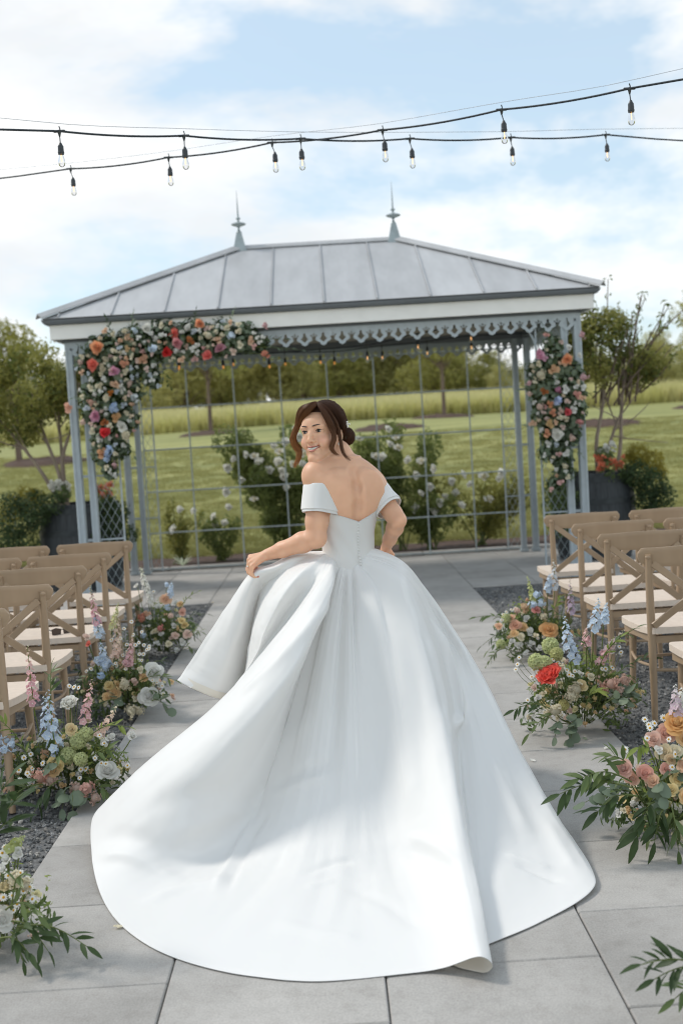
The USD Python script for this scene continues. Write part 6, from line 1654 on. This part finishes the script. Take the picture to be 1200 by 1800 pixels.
# right of the aisle
bB1 = floor_px(945, 1152)
ground_flowers('peach and white arrangement with lilac larkspur beside the front chairs on the right', bB1, .33, .64,
  [('rose', 897, 1087, 9, PEACH), ('rose', 905, 1099, 10, (.80, .48, .34)), ('rose', 920, 1103, 8, APRICOT), ('rose', 903, 1114, 8, APRICOT), ('rose', 964, 1107, 15, (.80, .48, .22)), ('bell', 930, 1111, 9, WHITE), ('bell', 912, 1135, 9, WHITE), ('bell', 933, 1132, 8, WHITE), ('bell', 924, 1088, 8, WHITE), ('bell', 925, 1148, 7, WHITE), ('bell', 948, 1140, 7, WHITE), ('ball', 889, 1087, 8, LIME), ('ball', 880, 1133, 8, LIME), ('rose', 942, 1072, 8, (.78, .36, .32)), ('stock', 922, 1068, 10, (.80, .58, .38)),
   ('blue', 943, 1046, 9, BLUE), ('blue', 951, 1060, 8, BLUE), ('blue', 935, 1064, 8, BLUE), ('rose', 876, 1101, 7, PEACH), ('stock', 908, 1075, 8, BLUSH), ('bell', 940, 1118, 7, CREAM), ('rose', 915, 1120, 7, CREAM), ('bell', 899, 1128, 7, WHITE), ('stock', 955, 1085, 8, CREAM)],
  [((.72, .74, .78), 974, 1040, 973, 984, .06, WHITE), (LILAC, 1004, 1084, 1001, 1018, .055, (.80, .68, .60)), (BLUE, 962, 1040, 966, 1008, .05, (.7, .76, .84)), ((.60, .62, .28), 938, 1060, 926, 1012, .035, LIME)], [(884, 1080), (890, 1076), (899, 1072), (905, 1070), (882, 1090), (945, 1122), (955, 1120)], 105,
  [(900, 1130, 862, 1160, 8, .045, 'leaf_green'), (890, 1140, 856, 1184, 9, .045, 'leaf_green'), (985, 1090, 1000, 1040, 8, .05, 'leaf_green'), (970, 1090, 985, 1050, 8, .05, 'leaf_lime')], 1300, fill=24)
bB2 = floor_px(1022, 1278)
ground_flowers('arrangement with one coral peony and pale blue delphiniums right of the aisle', bB2, .33, .60,
  [('peony', 966, 1188, 24, (.84, .17, .13)), ('ball', 967, 1136, 14, LIME), ('ball', 942, 1163, 13, LIME), ('ball', 957, 1166, 12, LIME), ('ball', 978, 1150, 11, (.60, .60, .28)), ('stock', 1011, 1214, 17, CREAM), ('stock', 1003, 1226, 12, CREAM), ('rose', 1022, 1206, 10, (.80, .66, .38)), ('stock', 975, 1250, 15, CREAM), ('stock', 962, 1256, 10, CREAM), ('stock', 1074, 1204, 16, (.80, .54, .44)), ('stock', 1096, 1197, 13, (.80, .56, .46)), ('stock', 1060, 1210, 11, (.76, .44, .34)),
   ('bell', 938, 1210, 8, BLUSH), ('stock', 985, 1175, 10, CREAM), ('bell', 944, 1226, 8, WHITE), ('rose', 1038, 1190, 7, CREAM), ('bell', 1055, 1160, 7, BLUSH), ('stock', 1058, 1148, 8, PINK), ('ball', 990, 1240, 9, (.62, .58, .26)), ('stock', 1090, 1215, 9, BLUSH)],
  [(BLUE, 1002, 1158, 992, 1084, .085, (.66, .75, .86)), ((.66, .75, .87), 1012, 1170, 1000, 1110, .07, BLUE), (BLUE, 1042, 1112, 1052, 1052, .065, (.62, .72, .80)), (BLUE, 1060, 1100, 1066, 1060, .05, (.7, .78, .84)), (PINK, 1030, 1138, 1030, 1104, .055, BLUSH), ((.84, .70, .70), 1062, 1150, 1096, 1108, .04, CREAM), (PINK, 1050, 1170, 1078, 1130, .04, BLUSH)],
  [(909, 1168), (912, 1156), (906, 1177), (990, 1168), (1000, 1186), (996, 1178), (1006, 1188), (1076, 1146), (1091, 1147), (1088, 1137), (1076, 1174), (1064, 1176), (1058, 1176), (934, 1190), (938, 1178), (950, 1190), (927, 1231), (980, 1165), (972, 1160), (1010, 1180), (945, 1182)], 106,
  [(975, 1250, 904, 1248, 13, .055, 'leaf_dark'), (985, 1255, 930, 1290, 10, .06, 'leaf_green'), (1040, 1180, 1118, 1104, 13, .05, 'leaf_green'), (1045, 1190, 1090, 1120, 10, .055, 'leaf_lime'), (1030, 1240, 1050, 1215, 7, .07, 'leaf_lime'), (1020, 1255, 1003, 1298, 5, .055, 'leaf_blue'), (1060, 1240, 1104, 1236, 6, .055, 'leaf_blue'), (1070, 1230, 1112, 1222, 6, .06, 'leaf_blue'), (985, 1270, 975, 1296, 5, .05, 'leaf_blue'), (1010, 1270, 1000, 1300, 5, .06, 'leaf_blue'), (1040, 1170, 1020, 1120, 8, .055, 'leaf_green')], 1500)
bB3 = floor_px(1196, 1462)
ground_flowers('arrangement of peach and cream roses spilling in from the right edge', bB3, .30, .42,
  [('rose', 1189, 1272, 22, (.80, .48, .20)), ('rose', 1170, 1290, 18, (.80, .50, .40)), ('rose', 1147, 1300, 15, (.80, .54, .44)), ('rose', 1167, 1323, 15, (.80, .68, .46)), ('rose', 1187, 1321, 13, CREAM), ('rose', 1095, 1352, 16, (.80, .50, .42)), ('rose', 1110, 1368, 13, (.80, .52, .40)), ('rose', 1134, 1360, 15, (.80, .44, .36)), ('rose', 1146, 1374, 13, (.80, .54, .38)), ('rose', 1170, 1352, 11, (.80, .48, .40)), ('rose', 1180, 1389, 12, YELLOW), ('rose', 1191, 1370, 12, YELLOW), ('bell', 1157, 1318, 10, WHITE), ('rose', 1204, 1300, 16, APRICOT), ('rose', 1206, 1345, 15, PEACH), ('stock', 1194, 1470, 14, CREAM), ('stock', 1202, 1450, 14, CREAM), ('rose', 1178, 1335, 10, (.80, .62, .40)), ('bell', 1122, 1352, 9, BLUSH), ('rose', 1205, 1400, 14, APRICOT)],
  [((.76, .62, .68), 1188, 1262, 1186, 1204, .05, WHITE), (WHITE, 1200, 1250, 1197, 1210, .05, WHITE)],
  [(1133, 1265), (1140, 1274), (1150, 1272), (1098, 1318), (1181, 1349), (1142, 1280), (1166, 1262), (1137, 1298), (1186, 1326), (1175, 1300)], 107,
  [(1110, 1385, 984, 1396, 16, .075, 'leaf_dark'), (1110, 1375, 1018, 1370, 13, .07, 'leaf_green'), (1120, 1400, 1046, 1432, 12, .075, 'leaf_dark'), (1125, 1370, 1062, 1330, 9, .065, 'leaf_green'), (1150, 1410, 1120, 1470, 11, .085, 'leaf_dark'), (1170, 1420, 1150, 1480, 10, .085, 'leaf_dark'), (1180, 1420, 1192, 1496, 9, .08, 'leaf_green'), (1150, 1340, 1120, 1315, 6, .06, 'leaf_lime'), (1160, 1380, 1165, 1400, 5, .055, 'leaf_blue'), (1190, 1330, 1196, 1380, 5, .055, 'leaf_blue'), (1150, 1370, 1160, 1420, 6, .05, 'leaf_blue')], 1300)
bB4 = floor_px(1345, 1728)
ground_flowers('green sprig of an arrangement poking in at the lower right corner', bB4, .16, .3, [('rose', 1330, 1650, 18, PEACH), ('rose', 1345, 1690, 18, CREAM)], [], [], 108,
  [(1270, 1722, 1128, 1696, 15, .062, 'leaf_dark'), (1265, 1720, 1150, 1722, 11, .058, 'leaf_dark'), (1270, 1745, 1186, 1756, 8, .062, 'leaf_green')], 200, fill=3, around=False)

# fallen petals on the paving
r = np.random.default_rng(77)
for k, (x, y, c) in enumerate([(374, 1060, YELLOW), (215, 1632, CREAM), (236, 1300, WHITE), (226, 1420, WHITE), (1030, 1302, (.3, .36, .26)), (940, 1340, WHITE), (300, 1235, WHITE), (1062, 1318, WHITE)]):
    p = floor_px(x, y); v, f = petal_grid(3, 3, .028, .012, .3, .2)
    pr = part('fallen_petal', (v @ rot('z', r.uniform(0, 6)).T + p + [0, 0, .003], f), 'petal', color=c)
    tag(pr, ['yellow petal lying at the far left corner of the aisle', 'cream petal on the paving near the lower left of the train', 'white petal beside the near left arrangement', 'white petal under the left edge of the train', 'grey green leaf lying by the coral peony arrangement', 'white petal right of the train', 'white petal by the chamomile arrangement', 'white petal on the right edge of the aisle'][k], 'petal')

# ---------------------------------------------------------------- flowers on the pavilion
def hung_flowers(lab, blooms, blobs, Y, seed, fill, trails=()):
    r = np.random.default_rng(seed); o = px3(blobs[0][0], blobs[0][1], Y)
    t = thing('flower_garland', lab, 'flowers', 'flower garlands on the pavilion', None, o)
    at_ = lambda x, y, d=0.0: px3(x, y, Y + d) - o
    cs = np.array([at_(x, y, .06) for x, y, q in blobs]); rs = np.array([q * Y / F_PX for x, y, q in blobs])
    n = int(900 * (rs ** 2).sum() / .09)
    part('foliage', leaf_cloud(r, cs, np.c_[rs, rs * .45 + .03, rs], n * 2, .055, LEAF, shell=.2), 'leaf_dark', t)
    part('blue_foliage', leaf_cloud(r, cs - [0, .04, 0], np.c_[rs, rs * .4 + .03, rs] * 1.08, n // 2, .05, ROUND), 'leaf_blue', t)
    part('light_foliage', leaf_cloud(r, cs - [0, .03, 0], np.c_[rs, rs * .4 + .03, rs] * 1.05, n // 2, .045, LEAF), 'leaf_green', t)
    done = []
    def put(kind, x, y, rad, c):
        d = np.array([r.normal(0, .3), -1, r.normal(.15, .3)]); s = 1.15 * rad * Y / F_PX
        nm, h = head(kind, c, r, False)
        bloom(t, nm, h, at_(x, y, -.10 + r.uniform(-.05, .03)), d, s, r.uniform(0, 6)); done.append((x, y, rad))
    for b in blooms: put(*b)
    k = tries = 0
    w = np.array([b[2] ** 2 for b in blobs], float); w /= w.sum()
    while k < fill and tries < fill * 30:
        tries += 1
        x, y, q = blobs[r.choice(len(blobs), p=w)]; a = r.uniform(0, 6.3); rr = q * math.sqrt(r.random()) * .98
        X, Y_ = x + math.cos(a) * rr, y + math.sin(a) * rr
        rad = r.uniform(3.6, 6.6)
        if any((X - u) ** 2 + (Y_ - v_) ** 2 < (.8 * (rad + s_)) ** 2 for u, v_, s_ in done): continue
        c = [CREAM, WHITE, BLUSH, PEACH, (.84, .70, .52), CREAM, PKT, CREAM, WHITE, (.66, .72, .78), (.80, .50, .46), WHITE][r.integers(12)]
        put(['rose', 'rose', 'stock', 'bell'][r.integers(4)], X, Y_, rad, c); k += 1
    for x0, y0, x1, y1, n_ in trails:
        sprig(t, at_(x0, y0, -.05), at_(x1, y1, -.08), (0, 0, .01), n_, .055, ['leaf_blue', 'leaf_dark'][n_ % 2], r, LEAF, singly=False)
    return t
hung_flowers('large flower garland wrapping the left column and running along the left of the fascia',
  [('dahlia', 171, 610, 13, (.86, .48, .28)), ('peony', 164, 640, 12, (.84, .26, .20)), ('rose', 226, 595, 9, PEACH), ('rose', 252, 632, 10, (.80, .48, .32)), ('peony', 257, 577, 10, WHITE), ('peony', 306, 586, 10, (.84, .27, .22)), ('peony', 292, 619, 10, (.72, .06, .06)), ('peony', 311, 603, 10, (.70, .34, .36)), ('rose', 334, 599, 8, RUST), ('dahlia', 351, 569, 9, (.86, .46, .28)), ('rose', 284, 571, 6, CREAM), ('rose', 286, 589, 7, WHITE),
   ('rose', 185, 581, 6, PEACH), ('rose', 199, 588, 6, CREAM), ('rose', 200, 617, 6, CREAM), ('rose', 232, 626, 6, CREAM), ('rose', 224, 612, 6, APRICOT), ('blue', 267, 612, 9, BLUE), ('rose', 320, 632, 7, PEACH), ('peony', 365, 625, 11, (.84, .27, .24)), ('peony', 387, 612, 11, (.66, .38, .44)), ('rose', 442, 598, 8, PEACH), ('rose', 466, 624, 9, (.80, .32, .22)), ('rose', 410, 617, 7, BLUSH), ('rose', 382, 597, 8, PEACH), ('stock', 467, 572, 7, PINK), ('rose', 422, 605, 7, CREAM), ('blue', 405, 590, 8, BLUE), ('stock', 366, 590, 10, CREAM), ('rose', 400, 575, 7, CREAM), ('stock', 330, 575, 8, WHITE), ('blue', 236, 580, 6, (.6, .68, .74)),
   ('rose', 184, 633, 8, CREAM), ('rose', 181, 646, 8, CREAM), ('peony', 200, 653, 10, (.74, .42, .54)), ('rose', 195, 651, 6, CREAM), ('rose', 202, 674, 9, PEACH), ('rose', 175, 678, 7, CREAM), ('rose', 219, 640, 8, (.80, .40, .26)), ('rose', 194, 691, 6, (.62, .20, .04)), ('blue', 202, 716, 10, (.52, .64, .82)), ('peony', 168, 731, 11, (.76, .44, .56)), ('rose', 203, 734, 9, (.80, .48, .24)), ('rose', 183, 742, 8, RUST), ('peony', 214, 750, 11, WHITE), ('peony', 184, 761, 11, (.78, .08, .09)), ('rose', 163, 757, 7, CREAM), ('rose', 175, 773, 7, WHITE), ('rose', 178, 797, 10, (.80, .44, .24)), ('blue', 190, 792, 9, (.52, .64, .82)), ('blue', 186, 806, 8, (.52, .64, .82)), ('stock', 202, 817, 6, PINK), ('rose', 120, 716, 9, (.80, .44, .32)), ('stock', 145, 742, 7, BLUSH), ('stock', 222, 766, 11, CREAM), ('stock', 187, 700, 10, CREAM), ('rose', 182, 667, 6, WHITE), ('rose', 160, 668, 6, WHITE), ('rose', 143, 655, 6, PEACH), ('stock', 228, 675, 7, BLUSH), ('blue', 236, 700, 8, (.74, .78, .80)), ('stock', 160, 707, 8, (.72, .46, .36))],
  [(200, 660, 42), (190, 620, 38), (240, 610, 40), (290, 600, 38), (340, 598, 36), (390, 595, 34), (430, 595, 28), (195, 700, 40), (195, 740, 38), (190, 775, 30), (190, 805, 18), (225, 690, 26), (222, 740, 24), (165, 720, 24), (255, 650, 24), (458, 605, 16), (196, 828, 14), (176, 800, 16), (212, 790, 18), (150, 640, 18), (155, 690, 16), (270, 668, 16)], 10.93, 201, 120,
  [(440, 600, 500, 596, 9), (450, 610, 530, 616, 10), (440, 620, 490, 632, 8), (200, 600, 186, 560, 7), (230, 590, 234, 548, 8), (340, 585, 345, 545, 7), (400, 585, 412, 545, 8), (165, 640, 140, 610, 7), (160, 700, 130, 700, 8), (190, 800, 200, 840, 9), (215, 770, 235, 800, 8), (280, 640, 300, 680, 9), (250, 660, 262, 700, 8)])
hung_flowers('narrow flower garland on the lattice of the right column',
  [('peony', 947, 623, 12, (.80, .48, .60)), ('rose', 958, 628, 6, (.80, .48, .60)), ('dahlia', 997, 631, 10, (.86, .48, .28)), ('rose', 988, 637, 8, PEACH), ('rose', 972, 649, 10, (.80, .50, .30)), ('rose', 960, 589, 6, (.78, .42, .36)), ('peony', 997, 724, 8, (.78, .18, .20)), ('peony', 979, 763, 12, WHITE), ('rose', 995, 683, 8, WHITE), ('blue', 980, 704, 9, (.52, .60, .80)), ('rose', 967, 709, 7, (.78, .36, .18)), ('rose', 1015, 693, 8, (.78, .40, .34)), ('rose', 1024, 699, 6, PEACH), ('rose', 935, 744, 7, PEACH), ('rose', 961, 761, 8, (.80, .40, .24)), ('rose', 957, 688, 7, RUST), ('stock', 929, 673, 7, PINK), ('stock', 949, 659, 12, CREAM), ('rose', 987, 735, 8, CREAM), ('rose', 1008, 719, 7, WHITE), ('rose', 996, 796, 7, WHITE), ('stock', 980, 685, 8, MAGENTA), ('stock', 1022, 590, 8, PINK), ('stock', 1026, 663, 9, PINK), ('bell', 1024, 681, 7, WHITE), ('rose', 966, 746, 8, (.76, .52, .26)), ('rose', 995, 735, 6, CREAM), ('rose', 985, 722, 7, BLUSH), ('stock', 1019, 742, 8, (.74, .36, .34)), ('stock', 948, 716, 9, BLUSH), ('bell', 1000, 610, 7, WHITE), ('bell', 1018, 625, 6, WHITE), ('stock', 1005, 770, 8, BLUSH), ('rose', 997, 706, 6, BLUSH), ('rose', 971, 726, 7, (.66, .30, .18)), ('bell', 946, 640, 7, CREAM)],
  [(975, 650, 34), (985, 690, 38), (965, 700, 34), (980, 735, 38), (975, 770, 28), (1000, 660, 26), (960, 640, 24), (1010, 720, 24), (970, 605, 18), (950, 680, 26), (1000, 760, 22), (955, 730, 24), (985, 800, 22), (990, 830, 18), (975, 850, 14), (962, 795, 18), (1008, 690, 22), (940, 655, 18)], 10.95, 202, 42,
  [(970, 610, 955, 575, 7), (1000, 640, 1030, 640, 7), (1010, 700, 1040, 690, 7), (950, 680, 915, 685, 8), (955, 740, 922, 752, 8), (980, 780, 990, 830, 9), (965, 780, 955, 815, 8), (1000, 770, 1022, 800, 8), (950, 640, 920, 640, 8), (990, 790, 972, 840, 8)])

# sunglasses left on a seat
t = thing('sunglasses', 'dark sunglasses left on the seat of a third row chair on the left', 'sunglasses', None, None, (-1.60, 6.93, .434), .5)
for s_ in (-1, 1):
    v, f = extrude(Polygon([(-.022, -.012), (.022, -.018), (.026, .012), (0, .02), (-.024, .014)]).buffer(.004), .002)
    part('lens', (np.c_[v[:, 0] + s_ * .034, v[:, 2] - .004, v[:, 1] + .024], f), 'iris_dark', t)
    part('temple', tube([(s_ * .064, 0, .035), (s_ * .066, .07, .036), (s_ * .06, .13, .012)], .003, 6), 'socket_plastic', t, smooth=True)
part('bridge', tube([(-.012, 0, .032), (0, 0, .036), (.012, 0, .032)], .0025, 6), 'socket_plastic', t, smooth=True)
